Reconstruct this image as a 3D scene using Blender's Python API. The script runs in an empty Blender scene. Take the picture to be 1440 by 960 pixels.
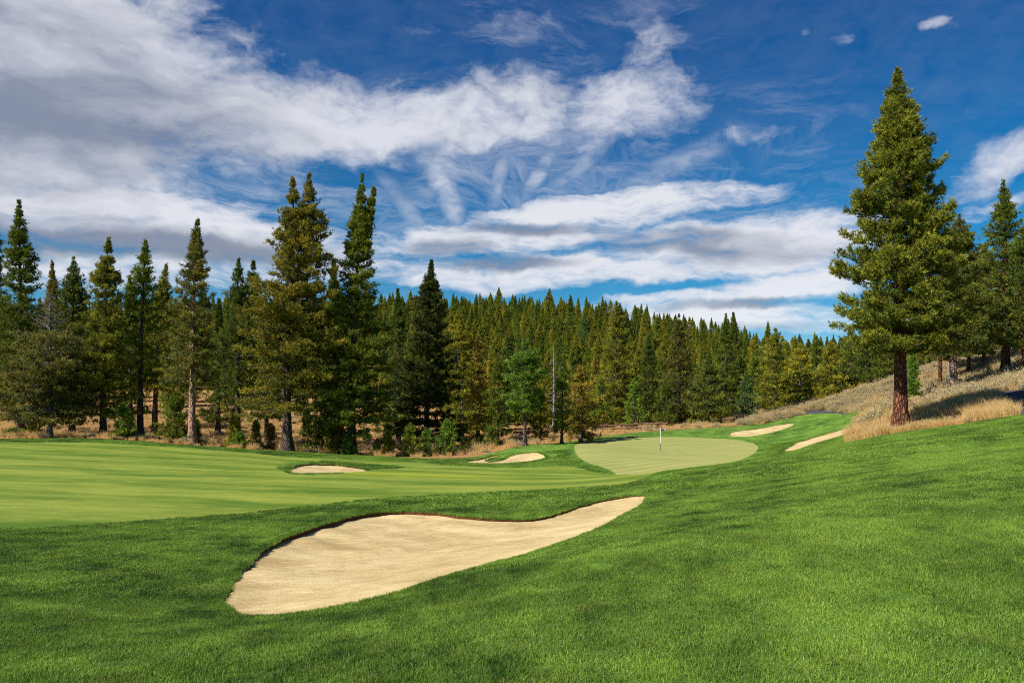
import bpy, math, random, numpy as np
from mathutils import Vector
from mathutils.geometry import delaunay_2d_cdt
S = bpy.context.scene
COL = S.collection
R = math.radians
rng = np.random.default_rng(7)

# ------------------------------------------------------------------ camera, sky, sun, exposure
F, HZ = 1130.0, 575.0            # focal length in photo pixels, horizon row
EYE = 1.7
cd = bpy.data.cameras.new('camera'); cam = bpy.data.objects.new('camera', cd); COL.objects.link(cam)
cam.location = (0, 0, EYE); cam.rotation_euler = (R(90), 0, 0)
cd.lens = F / 1440 * 36; cd.sensor_width = 36; cd.shift_y = (HZ - 480) / 1440
cd.clip_start = 0.1; cd.clip_end = 12000
S.camera = cam
SUN_EL, SUN_AZ = 43.0, 237.0     # compass style azimuth from +Y, clockwise: the sun is left of and behind the camera
sd = Vector((math.sin(R(SUN_AZ)) * math.cos(R(SUN_EL)), math.cos(R(SUN_AZ)) * math.cos(R(SUN_EL)), math.sin(R(SUN_EL))))
sl = bpy.data.lights.new('sun', 'SUN'); sun = bpy.data.objects.new('sun', sl); COL.objects.link(sun)
sl.energy = 4.6; sl.angle = R(0.5); sl.color = (1.0, 0.95, 0.86)
sun.rotation_euler = (-sd).to_track_quat('-Z', 'Y').to_euler()
S.view_settings.view_transform = 'Standard'; S.view_settings.look = 'None'
S.view_settings.exposure = 0.85; S.view_settings.gamma = 1.0
S.cycles.max_bounces = 6; S.cycles.diffuse_bounces = 3; S.cycles.transparent_max_bounces = 8
S.cycles.use_denoising = False; S.cycles.filter_width = 1.05

class NT:
    """small helper round a node tree"""
    def __init__(s, t): s.t = t; s.n = t.nodes; s.l = t.links
    def node(s, ty, ins=None, **kw):
        n = s.n.new(ty)
        for k, v in kw.items(): setattr(n, k, v)
        for k, v in (ins or {}).items(): s.set(n.inputs[k], v)
        return n
    def set(s, sock, v):
        if isinstance(v, bpy.types.NodeSocket): s.l.new(v, sock)
        else:
            if hasattr(sock.default_value, '__len__') and not hasattr(v, '__len__'): v = (v,) * len(sock.default_value)
            if hasattr(v, '__len__') and len(sock.default_value) == 4 and len(v) == 3: v = (*v, 1)
            sock.default_value = v
    def m(s, op, a, b=0.0, c=0.0, clamp=False):
        return s.node('ShaderNodeMath', {0: a, 1: b, 2: c}, operation=op, use_clamp=clamp).outputs[0]
    def vm(s, op, a, b=(0, 0, 0)):
        n = s.node('ShaderNodeVectorMath', {0: a, 1: b}, operation=op); return n.outputs[0]
    def mix(s, f, a, b, mode='MIX'):
        n = s.node('ShaderNodeMix', data_type='RGBA', blend_type=mode)
        s.set(n.inputs[0], f); s.set(n.inputs[6], a); s.set(n.inputs[7], b); return n.outputs[2]
    def noise(s, vec, scale, detail=4, rough=0.55, dist=0.0, kind=None):
        n = s.node('ShaderNodeTexNoise', {'Vector': vec, 'Scale': scale, 'Detail': detail, 'Roughness': rough, 'Distortion': dist})
        return n.outputs['Fac']
    def rng(s, v, a, b, c=0.0, d=1.0, smooth=False):
        n = s.node('ShaderNodeMapRange', {0: v, 1: a, 2: b, 3: c, 4: d})
        if smooth: n.interpolation_type = 'SMOOTHSTEP'
        return n.outputs[0]
    def xyz(s, v): n = s.node('ShaderNodeSeparateXYZ', {0: v}); return n.outputs
    def comb(s, x, y, z=0.0): return s.node('ShaderNodeCombineXYZ', {0: x, 1: y, 2: z}).outputs[0]

# sky: Nishita sky plus broken high cloud, laid out by compass direction and height above the horizon
w = bpy.data.worlds.new('World'); S.world = w; w.use_nodes = True
w.cycles.sampling_method = 'MANUAL'; w.cycles.sample_map_resolution = 256
T = NT(w.node_tree); T.n.clear()
sky = T.node('ShaderNodeTexSky', sky_type='NISHITA'); sky.sun_disc = False
sky.sun_elevation = R(SUN_EL); sky.sun_rotation = R(SUN_AZ)
sky.altitude = 1800; sky.air_density = 1.0; sky.dust_density = 0.3; sky.ozone_density = 3.5
dirn = T.node('ShaderNodeTexCoord').outputs['Generated']
dx, dy, dz = T.xyz(T.vm('NORMALIZE', dirn))
az = T.m('ARCTAN2', dx, dy)
el = T.m('ARCSINE', dz)
AE = T.comb(az, el)
def ae(px, py):
    x, z = (px - 720) / F, (HZ - py) / F
    return math.atan2(x, 1), math.atan2(z, math.hypot(1, x))
warp = T.node('ShaderNodeTexNoise', {'Vector': AE, 'Scale': 6.0, 'Detail': 5.0, 'Roughness': 0.62})
wv = T.vm('SUBTRACT', warp.outputs['Color'], (0.5, 0.5, 0.5))
wv = T.vm('MULTIPLY', wv, (0.085, 0.05, 0))
P = T.vm('ADD', AE, wv)
px_, py_, _ = T.xyz(P)
def blob(px, py, a, b, ang=0.0, k=1.0, X=None, Y=None):
    """soft elliptical patch of cloud; a, b are half sizes in photo pixels at the centre"""
    u, v = ae(px, py)
    c, s = math.cos(R(ang)), math.sin(R(ang))
    ddx = T.m('SUBTRACT', X or px_, u); ddy = T.m('SUBTRACT', Y or py_, v)
    ka, kb = F / a, F / b
    p = T.m('MULTIPLY', T.m('ADD', T.m('MULTIPLY', ddx, c), T.m('MULTIPLY', ddy, s)), ka)
    q = T.m('MULTIPLY', T.m('SUBTRACT', T.m('MULTIPLY', ddy, c), T.m('MULTIPLY', ddx, s)), kb)
    r2 = T.m('ADD', T.m('MULTIPLY', p, p), T.m('MULTIPLY', q, q))
    g = T.m('EXPONENT', T.m('MULTIPLY', T.m('POWER', r2, 1.4), -0.8))
    return T.m('MULTIPLY', g, k) if k != 1 else g
def total(lst):
    r = lst[0]
    for q in lst[1:]: r = T.m('ADD', r, q)
    return r
def peak(lst):
    r = lst[0]
    for q in lst[1:]: r = T.m('SMOOTH_MAX', r, q, 0.15)
    return r
# the heavy sheet at the left and the long band that runs out of it
sheets = [blob(-60, 100, 330, 190, 0, 1.25), blob(170, 60, 220, 70, -32, 1.05), blob(270, 140, 180, 65, -12, 1.0),
          blob(450, 168, 280, 58, 0, .98), blob(480, 105, 140, 22, -6, .62), blob(690, 160, 210, 52, 6, .86), blob(860, 155, 140, 62, 12, .80), blob(910, 80, 85, 48, 30, .62),
          blob(780, 110, 90, 22, 10, .5), blob(1080, 182, 150, 17, 2, .5), blob(1420, 238, 95, 34, 16, .74), blob(700, 40, 120, 14, 5, .36), blob(860, 20, 130, 12, -8, .34),
          blob(1174, 62, 22, 10, 0, .5), blob(1312, 44, 18, 8, 0, .5), blob(1126, 47, 10, 5, 0, .45), blob(1110, 136, 34, 7, 0, .5), blob(1040, 75, 60, 30, 40, .3),
          blob(0, 240, 220, 70, 0, .95)]
mask = peak(sheets)
big = T.noise(T.vm('MULTIPLY', P, (1, 1.8, 1)), 6.5, 8, 0.62, .1)
fine = T.noise(T.vm('MULTIPLY', P, (1, 2.0, 1)), 21, 7, 0.65, .3)
tex = T.m('ADD', T.m('MULTIPLY', big, .6), T.m('MULTIPLY', fine, .4))
den1 = T.rng(T.m('ADD', mask, T.m('MULTIPLY', T.m('SUBTRACT', tex, .5), 2.1)), 0.30, 1.02, 0, .92, True)
# long flat bars low down
barl = [blob(130, 295, 330, 44, -5, .95), blob(300, 350, 280, 50, 0, .85), blob(60, 370, 260, 34, 0, .7), blob(880, 292, 210, 26, 3, .95), blob(1040, 345, 180, 44, 0, 1.05), blob(760, 330, 140, 22, 0, .85),
        blob(730, 385, 180, 26, 3, 1.0), blob(640, 345, 120, 28, 0, .75), blob(930, 385, 120, 20, 0, .8), blob(1100, 403, 110, 22, 4, 1.0), blob(1010, 418, 160, 10, 0, .8), blob(1040, 445, 230, 22, -2, .95), blob(1390, 300, 60, 14, 10, .5), blob(1150, 330, 60, 40, 0, .4)]
bars = T.noise(T.vm('MULTIPLY', P, (1, 5.0, 1)), 6.5, 8, 0.6, .15)
bfine = T.noise(T.vm('MULTIPLY', P, (1, 3.0, 1)), 26, 5, .65, .2)
bt = T.m('ADD', T.m('MULTIPLY', T.m('SUBTRACT', bars, .5), 2.0), T.m('MULTIPLY', T.m('SUBTRACT', bfine, .5), .8))
den2 = T.rng(T.m('ADD', peak(barl), bt), 0.14, 1.0, 0, 1, True)
den2 = T.m('MULTIPLY', den2, T.rng(peak(barl), .22, .45, 0, 1, True))
den = T.m('MAXIMUM', den1, den2)
# combed cirrus fan rising from the middle of the view
fu, fv = ae(735, 350)
fsx, fsy, _ = T.xyz(T.vm('ADD', AE, T.vm('MULTIPLY', wv, (.35, .35, 0))))
fx = T.m('SUBTRACT', fsx, fu); fy = T.m('SUBTRACT', fsy, fv)
fang = T.m('ARCTAN2', fx, fy); frad = T.m('SQRT', T.m('ADD', T.m('MULTIPLY', fx, fx), T.m('MULTIPLY', fy, fy)))
fn = T.noise(T.comb(T.m('ADD', T.m('MULTIPLY', fang, 1.15), T.m('MULTIPLY', frad, 6.0)), T.m('MULTIPLY', frad, 3.2), 3.3), 2.3, 9, .66, .45)
fmask = peak([blob(735, 255, 190, 60, 0, .75), blob(960, 262, 170, 34, 22, .45), blob(622, 255, 26, 66, 28, 1.3), blob(820, 275, 180, 35, 0, 1.0), blob(560, 310, 110, 50, 0, .8)])
fan = T.m('MULTIPLY', T.rng(fn, .34, .80, 0, .72, True), fmask)
den = T.m('MAXIMUM', den, fan)
plumes = peak([blob(622, 262, 52, 16, -64, 1.0, fsx, fsy), blob(575, 300, 60, 12, -50, .6, fsx, fsy), blob(702, 255, 44, 10, 74, .7, fsx, fsy), blob(762, 238, 50, 11, 58, .75, fsx, fsy), blob(822, 226, 60, 12, 38, .6, fsx, fsy), blob(930, 240, 110, 16, 22, .55, fsx, fsy)])
den = T.m('MAXIMUM', den, T.m('MULTIPLY', plumes, T.rng(fine, .30, .66, .15, .85)))
# thin veils
sn = T.noise(T.vm('MULTIPLY', P, (1, 4.0, 1)), 6, 8, .68, .6)
veil = peak([blob(820, 300, 330, 70, 0, 1.0), blob(150, 370, 380, 60, 0, .9), blob(720, 215, 420, 80, 0, .8), blob(800, 40, 200, 40, 0, .7), blob(1050, 185, 150, 22, 4, .35), blob(300, 290, 420, 60, 0, .8)])
den = T.m('MAXIMUM', den, T.m('MULTIPLY', T.rng(sn, .40, .78, 0, .72, True), veil))
den = T.m('MULTIPLY', den, T.rng(dz, -.02, .02, 0, 1))
# how thick / grey the cloud is
gmask = total([blob(-80, 40, 340, 170, 0, .62), blob(60, 200, 200, 60, 0, .35), blob(60, 330, 300, 26, 0, .75), blob(280, 355, 200, 14, 0, .6), blob(740, 322, 100, 9, 0, .9), blob(980, 335, 150, 13, -3, .75), blob(1080, 362, 130, 15, 0, .8),
               blob(720, 376, 110, 11, 3, 1.0), blob(640, 350, 80, 16, 0, .7), blob(1050, 427, 110, 8, 2, .9), blob(900, 352, 100, 8, -4, .7), blob(1060, 462, 160, 8, 0, .5), blob(1400, 262, 70, 20, 10, .4), blob(300, 170, 300, 60, 0, .25)])
gn = T.noise(T.vm('MULTIPLY', P, (1, 3.0, 1)), 7, 7, .58, .3)
grey = T.rng(T.m('ADD', gmask, T.m('MULTIPLY', T.m('SUBTRACT', gn, .5), 1.5)), 0.12, 1.1, 0, 1, True)
ccol = T.mix(grey, (0.45, 0.455, 0.485), (0.150, 0.168, 0.215))
ccol = T.mix(T.rng(el, .02, .18, 1, 0, True), ccol, T.mix(grey, (.50, .525, .55), (.17, .205, .255)))
skyc = T.mix(T.rng(el, 0.04, 0.50, 0, 1), (0.13, .33, .60), (.001, .045, .19))
skyn = T.node('ShaderNodeHueSaturation', {'Hue': 0.480, 'Saturation': 1.52, 'Value': .052, 'Color': sky.outputs[0]}).outputs[0]
skyn = T.mix(1.0, skyn, T.mix(T.rng(el, 0.04, 0.50, 0, 1, True), (1.0, .95, 1.0), (0.06, 0.62, .98)), 'MULTIPLY')
fin = T.mix(T.m('MULTIPLY', den, 0.95), skyn, ccol)
bg = T.node('ShaderNodeBackground', {'Color': fin, 'Strength': 1.0})
T.l.new(bg.outputs[0], T.node('ShaderNodeOutputWorld').inputs[0])

# ------------------------------------------------------------------ object helpers
def tag(o, label=None, cat=None, group=None, kind=None):
    if label: o['label'] = label
    if cat: o['category'] = cat
    if group: o['group'] = group
    if kind: o['kind'] = kind
    return o
def mesh_np(name, V, Fc, mats, tint=None, mi=None, smooth=False):
    """V (n,3); Fc (m,k) faces of one size, or a list of such arrays"""
    V = np.asarray(V, np.float32)
    Fs = [np.asarray(f, np.int32) for f in (Fc if isinstance(Fc, list) else [Fc]) if len(f)]
    me = bpy.data.meshes.new(name)
    me.vertices.add(len(V)); me.vertices.foreach_set('co', V.ravel())
    loops = np.concatenate([f.ravel() for f in Fs])
    sizes = np.concatenate([np.full(len(f), f.shape[1], np.int32) for f in Fs])
    starts = np.concatenate([[0], np.cumsum(sizes)[:-1]]).astype(np.int32)
    me.loops.add(len(loops)); me.loops.foreach_set('vertex_index', loops)
    me.polygons.add(len(sizes)); me.polygons.foreach_set('loop_start', starts); me.polygons.foreach_set('loop_total', sizes)
    if smooth: me.polygons.foreach_set('use_smooth', np.ones(len(sizes), bool))
    if mi is not None: me.polygons.foreach_set('material_index', np.asarray(mi, np.int32))
    for m in (mats if isinstance(mats, (list, tuple)) else [mats]): me.materials.append(m)
    if tint is not None:
        a = me.attributes.new('tint', 'FLOAT', 'POINT'); a.data.foreach_set('value', np.asarray(tint, np.float32))
    me.update(calc_edges=True); me.validate()
    return me
def link(name, me, loc=(0, 0, 0), parent=None, rot=(0, 0, 0), color=None):
    o = bpy.data.objects.new(name, me); COL.objects.link(o); o.location = loc; o.rotation_euler = rot
    if parent: o.parent = parent
    if color: o.color = (*color, 1)
    return o

# ------------------------------------------------------------------ materials
def new_mat(name):
    m = bpy.data.materials.new(name); m.use_nodes = True; t = NT(m.node_tree); t.n.clear()
    out = t.node('ShaderNodeOutputMaterial')
    return m, t, out
def principled(t, out, col, rough=.8, bump=None, bstr=.3, bdist=.02, spec=.3):
    b = t.node('ShaderNodeBsdfPrincipled'); t.set(b.inputs['Base Color'], col); t.set(b.inputs['Roughness'], rough)
    t.set(b.inputs['Specular IOR Level'], spec)
    if bump is not None:
        bn = t.node('ShaderNodeBump', {'Strength': bstr, 'Distance': bdist, 'Height': bump}); t.l.new(bn.outputs[0], b.inputs['Normal'])
    t.l.new(b.outputs[0], out.inputs[0]); return b
def pos(t): return t.node('ShaderNodeNewGeometry').outputs['Position']

def lawn_color(t, p):
    """colour of the long mown rough by place: pale and dark drifts, faint mower passes"""
    n1 = t.noise(p, .55, 4, .6); n2 = t.noise(t.vm('MULTIPLY', p, (1, .45, 1)), 2.4, 4, .65, .4); n3 = t.noise(p, .12, 2, .5)
    f = t.m('ADD', t.m('MULTIPLY', n1, .45), t.m('ADD', t.m('MULTIPLY', n2, .4), t.m('MULTIPLY', n3, .25)))
    x, y, z = t.xyz(p); band = t.m('SINE', t.m('MULTIPLY', t.m('ADD', t.m('ADD', x, t.m('MULTIPLY', y, -.42)), t.m('MULTIPLY', t.noise(p, .15, 2, .5), 3.0)), 1.9))
    f = t.m('ADD', f, t.m('MULTIPLY', band, t.rng(t.m('SUBTRACT', x, t.m('MULTIPLY', y, .2)), -2, 4, .0, .028)))
    f = t.m('ADD', f, t.rng(t.m('DIVIDE', x, t.m('MAXIMUM', y, 1.0)), -.2, .6, 0, .035))
    c = t.mix(t.rng(f, .445, .655), (0.034, 0.090, 0.010), (0.186, 0.318, 0.044))
    dry = t.rng(t.noise(p, 1.6, 5, .75), .54, .76, 0, .5)
    return t.mix(dry, c, (0.19, 0.20, 0.04))
def mat_rough():
    m, t, out = new_mat('rough_turf'); p = pos(t)
    f = t.noise(p, 60, 3, .7)
    c = t.mix(t.rng(f, .3, .75, .55, 0), lawn_color(t, p), (0.016, 0.055, 0.006))
    principled(t, out, c, .9, t.noise(p, 38, 4, .7), .9, .05, .1); return m
def mat_blade():
    m, t, out = new_mat('grass_blade'); p = pos(t)
    a = t.node('ShaderNodeAttribute', attribute_name='tint').outputs['Fac']
    c = lawn_color(t, p)
    c = t.mix(1.0, c, t.mix(a, (.6, .65, .5), (1.55, 1.35, 1.3)), 'MULTIPLY')
    b = principled(t, out, c, .55, spec=.25)
    tr = t.node('ShaderNodeBsdfTranslucent', {'Color': t.mix(1.0, c, (1.2, 1.25, .6), 'MULTIPLY')})
    mx = t.node('ShaderNodeMixShader', {0: .28}); t.l.new(b.outputs[0], mx.inputs[1]); t.l.new(tr.outputs[0], mx.inputs[2]); t.l.new(mx.outputs[0], out.inputs[0])
    return m
def mat_fairway():
    m, t, out = new_mat('fairway_turf'); p = pos(t)
    x, y, z = t.xyz(p)
    wob = t.m('MULTIPLY', t.m('SUBTRACT', t.noise(p, .06, 2, .5), .5), 7.0)
    v = t.m('ADD', t.m('MULTIPLY', y, .93), t.m('ADD', t.m('MULTIPLY', x, .16), wob))
    st = t.m('SINE', t.m('MULTIPLY', v, 1.02))
    stripe = t.rng(st, -.6, .6, 0, 1, True)
    n1 = t.noise(t.vm('MULTIPLY', p, (.5, 1.4, 1)), .45, 5, .6); n2 = t.noise(t.vm('MULTIPLY', p, (.4, 1.2, 1)), 3.5, 4, .7)
    f = t.m('ADD', t.m('MULTIPLY', stripe, .13), t.m('ADD', t.m('MULTIPLY', n1, .68), t.m('MULTIPLY', n2, .34)))
    c = t.mix(t.rng(f, .42, .76), (0.068, 0.130, 0.010), (0.265, 0.295, 0.048))
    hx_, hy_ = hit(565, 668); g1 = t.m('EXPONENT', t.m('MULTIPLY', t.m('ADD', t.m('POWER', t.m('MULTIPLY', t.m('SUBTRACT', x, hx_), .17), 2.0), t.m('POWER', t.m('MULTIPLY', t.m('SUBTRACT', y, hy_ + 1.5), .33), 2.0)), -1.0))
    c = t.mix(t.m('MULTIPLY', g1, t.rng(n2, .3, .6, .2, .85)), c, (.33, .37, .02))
    c = t.mix(t.rng(t.noise(p, 45, 3, .8), .35, .75, .30, 0), c, (.07, .14, .015))
    c = t.mix(t.rng(t.noise(p, .9, 5, .7), .58, .76, 0, .35), c, (.36, .34, .09))
    principled(t, out, c, .9, t.noise(p, 40, 3, .7), .5, .02, .1); return m
def mat_green():
    m, t, out = new_mat('putting_turf'); p = pos(t); x, y, z = t.xyz(p)
    v = t.m('ADD', t.m('MULTIPLY', y, .75), t.m('MULTIPLY', x, -.55))
    st = t.rng(t.m('SINE', t.m('MULTIPLY', v, 5.2)), -.7, .7, 0, 1, True)
    n1 = t.noise(t.vm('MULTIPLY', p, (.5, 1, 1)), .5, 4, .6); n2 = t.noise(t.vm('MULTIPLY', p, (.6, 1, 1)), 5, 3, .7)
    f = t.m('ADD', t.m('MULTIPLY', st, .2), t.m('ADD', t.m('MULTIPLY', n1, .55), t.m('MULTIPLY', n2, .25)))
    c = t.mix(t.rng(f, .25, .8), (.185, .222, .052), (.335, .312, .115))
    principled(t, out, c, .9, t.noise(p, 60, 2, .6), .2, .01, .1); return m
def mat_sand():
    m, t, out = new_mat('bunker_sand'); p = pos(t)
    n1 = t.noise(p, .5, 4, .6); n2 = t.noise(t.vm('MULTIPLY', p, (1, 1.6, 1)), 3.2, 5, .65, .6); n3 = t.noise(p, 55, 3, .7); n4 = t.noise(p, 16, 4, .7)
    f = t.m('ADD', t.m('MULTIPLY', n1, .45), t.m('ADD', t.m('MULTIPLY', n2, .35), t.m('MULTIPLY', n3, .2)))
    c = t.mix(t.rng(f, .41, .60), (0.35, 0.255, 0.115), (0.585, 0.46, 0.245))
    sp = t.rng(n3, .62, .75, 0, .28); c = t.mix(sp, c, (.28, .20, .11))
    h = t.m('ADD', t.m('ADD', n4, t.m('MULTIPLY', n2, 1.6)), t.m('MULTIPLY', n3, .5))
    principled(t, out, c, .95, h, .6, .03, .0); return m
def mat_earth():
    m, t, out = new_mat('bare_earth'); p = pos(t)
    c = t.mix(t.noise(p, 25, 5, .7), (.045, .018, .008), (.20, .085, .035))
    principled(t, out, c, .95, t.noise(p, 60, 4, .7), 1, .03, .05); return m
def mat_native():
    m, t, out = new_mat('dry_ground'); p = pos(t); x, y, z = t.xyz(p)
    n1 = t.noise(p, .25, 5, .65); n2 = t.noise(p, 2.2, 5, .7, .3); n3 = t.noise(p, 14, 4, .7)
    c = t.mix(t.rng(n1, .36, .62), (.20, .12, .055), (.36, .235, .115))
    c = t.mix(t.rng(n2, .42, .7), c, (.44, .31, .155))
    c = t.mix(t.rng(n3, .35, .75, .6, 0), c, (.12, .07, .035))
    far = t.rng(y, 110, 185, 0, .45); c = t.mix(far, c, (.17, .13, .06))
    principled(t, out, c, .95, t.m('ADD', n3, t.m('MULTIPLY', n2, 2.0)), 1, .12, .05); return m
def mat_litter():
    m, t, out = new_mat('needle_litter'); p = pos(t)
    n1 = t.noise(p, .35, 5, .65); n2 = t.noise(p, 5, 5, .7, .3); n3 = t.noise(p, 22, 3, .7)
    c = t.mix(t.rng(n1, .35, .65), (.44, .20, .07), (.60, .34, .14))
    c = t.mix(t.rng(n2, .40, .72), c, (.50, .33, .15))
    c = t.mix(t.rng(n3, .35, .7, .6, 0), c, (.13, .055, .025))
    principled(t, out, c, .95, t.m('ADD', n3, t.m('MULTIPLY', n2, 1.5)), 1, .1, .05); return m
def mat_asphalt():
    m, t, out = new_mat('asphalt'); p = pos(t)
    c = t.mix(t.noise(p, 40, 4, .8), (.025, .025, .030), (.075, .075, .085))
    principled(t, out, c, .85, t.noise(p, 90, 2, .6), .5, .01, .3); return m
def mat_foliage():
    """needles: the object's own colour, varied tuft by tuft"""
    m, t, out = new_mat('pine_needles')
    oi = t.node('ShaderNodeObjectInfo'); a = t.node('ShaderNodeAttribute', attribute_name='tint').outputs['Fac']
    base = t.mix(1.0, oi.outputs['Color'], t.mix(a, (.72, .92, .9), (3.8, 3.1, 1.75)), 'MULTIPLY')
    br = t.node('ShaderNodeBrightContrast'); 
    r = oi.outputs['Random']
    base = t.mix(1.0, base, t.mix(r, (.82, .88, .9), (1.15, 1.1, 1.0)), 'MULTIPLY')
    base = t.mix(t.rng(a, .93, 1.0, 0, .75), base, (.20, .115, .04))
    b = principled(t, out, base, .6, spec=.08)
    tr = t.node('ShaderNodeBsdfTranslucent', {'Color': base}); mx = t.node('ShaderNodeMixShader', {0: .24})
    t.l.new(b.outputs[0], mx.inputs[1]); t.l.new(tr.outputs[0], mx.inputs[2]); t.l.new(mx.outputs[0], out.inputs[0]); return m
def mat_bark(name, dark, light, sc=1.0):
    m, t, out = new_mat(name); tc = t.node('ShaderNodeTexCoord').outputs['Object']
    v = t.node('ShaderNodeTexVoronoi', {'Vector': t.vm('MULTIPLY', tc, (3.2 * sc, 3.2 * sc, 1.1 * sc)), 'Scale': 1.6}, feature='DISTANCE_TO_EDGE').outputs['Distance']
    n = t.noise(t.vm('MULTIPLY', tc, (1, 1, .35)), 9, 5, .7)
    f = t.m('ADD', t.rng(v, 0.02, .25, 0, .6), t.m('MULTIPLY', n, .5))
    c = t.mix(t.rng(f, .25, .8), dark, light)
    oi = t.node('ShaderNodeObjectInfo'); c = t.mix(1.0, c, oi.outputs['Color'], 'MULTIPLY')
    c = t.mix(t.rng(t.noise(t.vm('MULTIPLY', tc, (1, 1, .5)), 2.5, 6, .75), .40, .65, .65, 0), c, dark)
    principled(t, out, c, .9, f, 1.0, .10, .05); return m
def mat_plant(name, a_, b_, c_, transl=.2):
    m, t, out = new_mat(name); a = t.node('ShaderNodeAttribute', attribute_name='tint').outputs['Fac']
    p = pos(t); n = t.noise(p, .6, 4, .6)
    c = t.mix(t.m('ADD', t.m('MULTIPLY', a, .7), t.m('MULTIPLY', n, .3)), a_, b_)
    c = t.mix(t.rng(t.noise(p, .35, 3, .6), .45, .65, 0, .6), c, c_)
    b = principled(t, out, c, .7, spec=.15)
    tr = t.node('ShaderNodeBsdfTranslucent', {'Color': c}); mx = t.node('ShaderNodeMixShader', {0: transl})
    t.l.new(b.outputs[0], mx.inputs[1]); t.l.new(tr.outputs[0], mx.inputs[2]); t.l.new(mx.outputs[0], out.inputs[0]); return m
def mat_flat(name, a, b, rough=.6, sc=20, bump=.2):
    m, t, out = new_mat(name); tc = t.node('ShaderNodeTexCoord').outputs['Object']
    n = t.noise(tc, sc, 4, .6); principled(t, out, t.mix(n, a, b), rough, n, bump, .01); return m
M = dict(rough=mat_rough(), blade=mat_blade(), green=mat_green(), sand=mat_sand(), earth=mat_earth(), native=mat_native(), litter=mat_litter(),
         asphalt=mat_asphalt(), leaf=mat_foliage(),
         bark=mat_bark('grey_brown_bark', (.045, .032, .026), (.20, .145, .12)), redbark=mat_bark('red_plated_bark', (.040, .016, .010), (.33, .145, .085), 1.3),
         palebark=mat_bark('pale_bark', (.16, .10, .075), (.50, .35, .27)), dead=mat_bark('weathered_dead_wood', (.12, .105, .10), (.36, .33, .32)),
         golden=mat_plant('golden_grass', (.42, .27, .09), (.82, .60, .27), (.68, .43, .17), .35),
         sage=mat_plant('sagebrush', (.25, .20, .10), (.56, .48, .28), (.56, .41, .19)),
         scrub=mat_plant('green_scrub', (.05, .075, .02), (.15, .19, .06), (.20, .15, .08)),
         log=mat_flat('log_wood', (.06, .03, .022), (.26, .125, .085), .85, 12, .6), rock=mat_flat('rock', (.22, .18, .16), (.46, .38, .32), .9, 6, .8),
         white=mat_flat('white_paint', (.75, .75, .72), (.82, .82, .8), .4), black=mat_flat('dark_paint', (.02, .02, .025), (.05, .05, .06), .4), flag=mat_flat('flag_cloth', (.03, .045, .14), (.05, .07, .2), .8))

# ------------------------------------------------------------------ terrain height: thin plate spline through surveyed points
CP = [  # column in the photo, row, distance
 (0,960,5.4),(360,960,5.2),(720,960,4.9),(1080,960,4.6),(1440,960,4.3),(0,860,8.8),(200,880,8.6),(330,868,9.8),(500,866,8.6),(720,860,7.5),(1080,860,6.6),(1440,860,5.8),
 (0,760,17),(200,790,14.5),(300,835,11.6),(350,790,15.2),(430,850,9.9),(600,815,11.2),(720,785,13),(840,748,16),(1000,760,9.8),(1200,760,9),(1440,760,8),
 (0,700,27),(260,735,22),(540,718,26),(400,755,19),(500,780,16),(650,727,24),(745,730,24),(908,697,27),(740,715,26.5),(850,693,30),(300,700,29),
 (940,684,28),(1000,667,32),(1060,650,37),(1150,634,42),(1200,623,46),(1267,609,50),(1350,597,48),(1440,584,43),
 (960,730,15),(1000,700,21),(1200,700,15),(1200,660,25),(1440,660,14),(1440,610,27),(1440,640,18),(1300,640,26),(1100,690,19),
 (0,640,52),(0,617,75),(0,660,40),(150,618,75),(300,632,68),(300,660,45),(400,635,78),(640,648,70),(640,680,38),(500,655,58),(450,660,50),(700,697,31),(800,680,37),(860,668,48),(520,641,76),(600,644,74),
 (820,652,62),(808,632,74),(900,614,92),(1055,622,86),(930,634,76),(900,667,57),(1040,646,62),(860,640,68),(1000,655,58),
 (690,651,68),(740,648,70),(752,636,76),(706,639,76),(740,626,82),(800,622,88),(900,608,100),(1000,602,106),
 (1030,612,94),(1110,596,106),(1140,588,116),(1190,588,112),(1100,635,62),(1160,613,73),(1200,601,84),(1140,605,92),(1080,620,82),(1130,613,86),(1060,630,72),
 (1080,586,126),(1200,556,128),(1300,524,118),(1440,506,104),(1267,580,68),(1350,562,66),(1440,545,72),(1440,572,54),(1380,582,56),(1300,560,85),(1240,596,66),(1200,580,100),
 (0,612,95),(300,626,88),(420,640,84),(600,642,88),(600,602,140),(0,592,140),(300,592,130),(300,555,185),(0,555,185),(600,590,165),(750,606,125),(900,604,125),(680,630,92),(750,617,102),(1000,596,140),(850,607,112),
 (600,560,200),(800,560,200),(1000,560,200),(200,470,280),(500,470,280),(800,470,290),(1050,500,280)]
pts = [((px - 720) / F * d, d, EYE + (HZ - py) / F * d) for px, py, d in CP]
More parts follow.
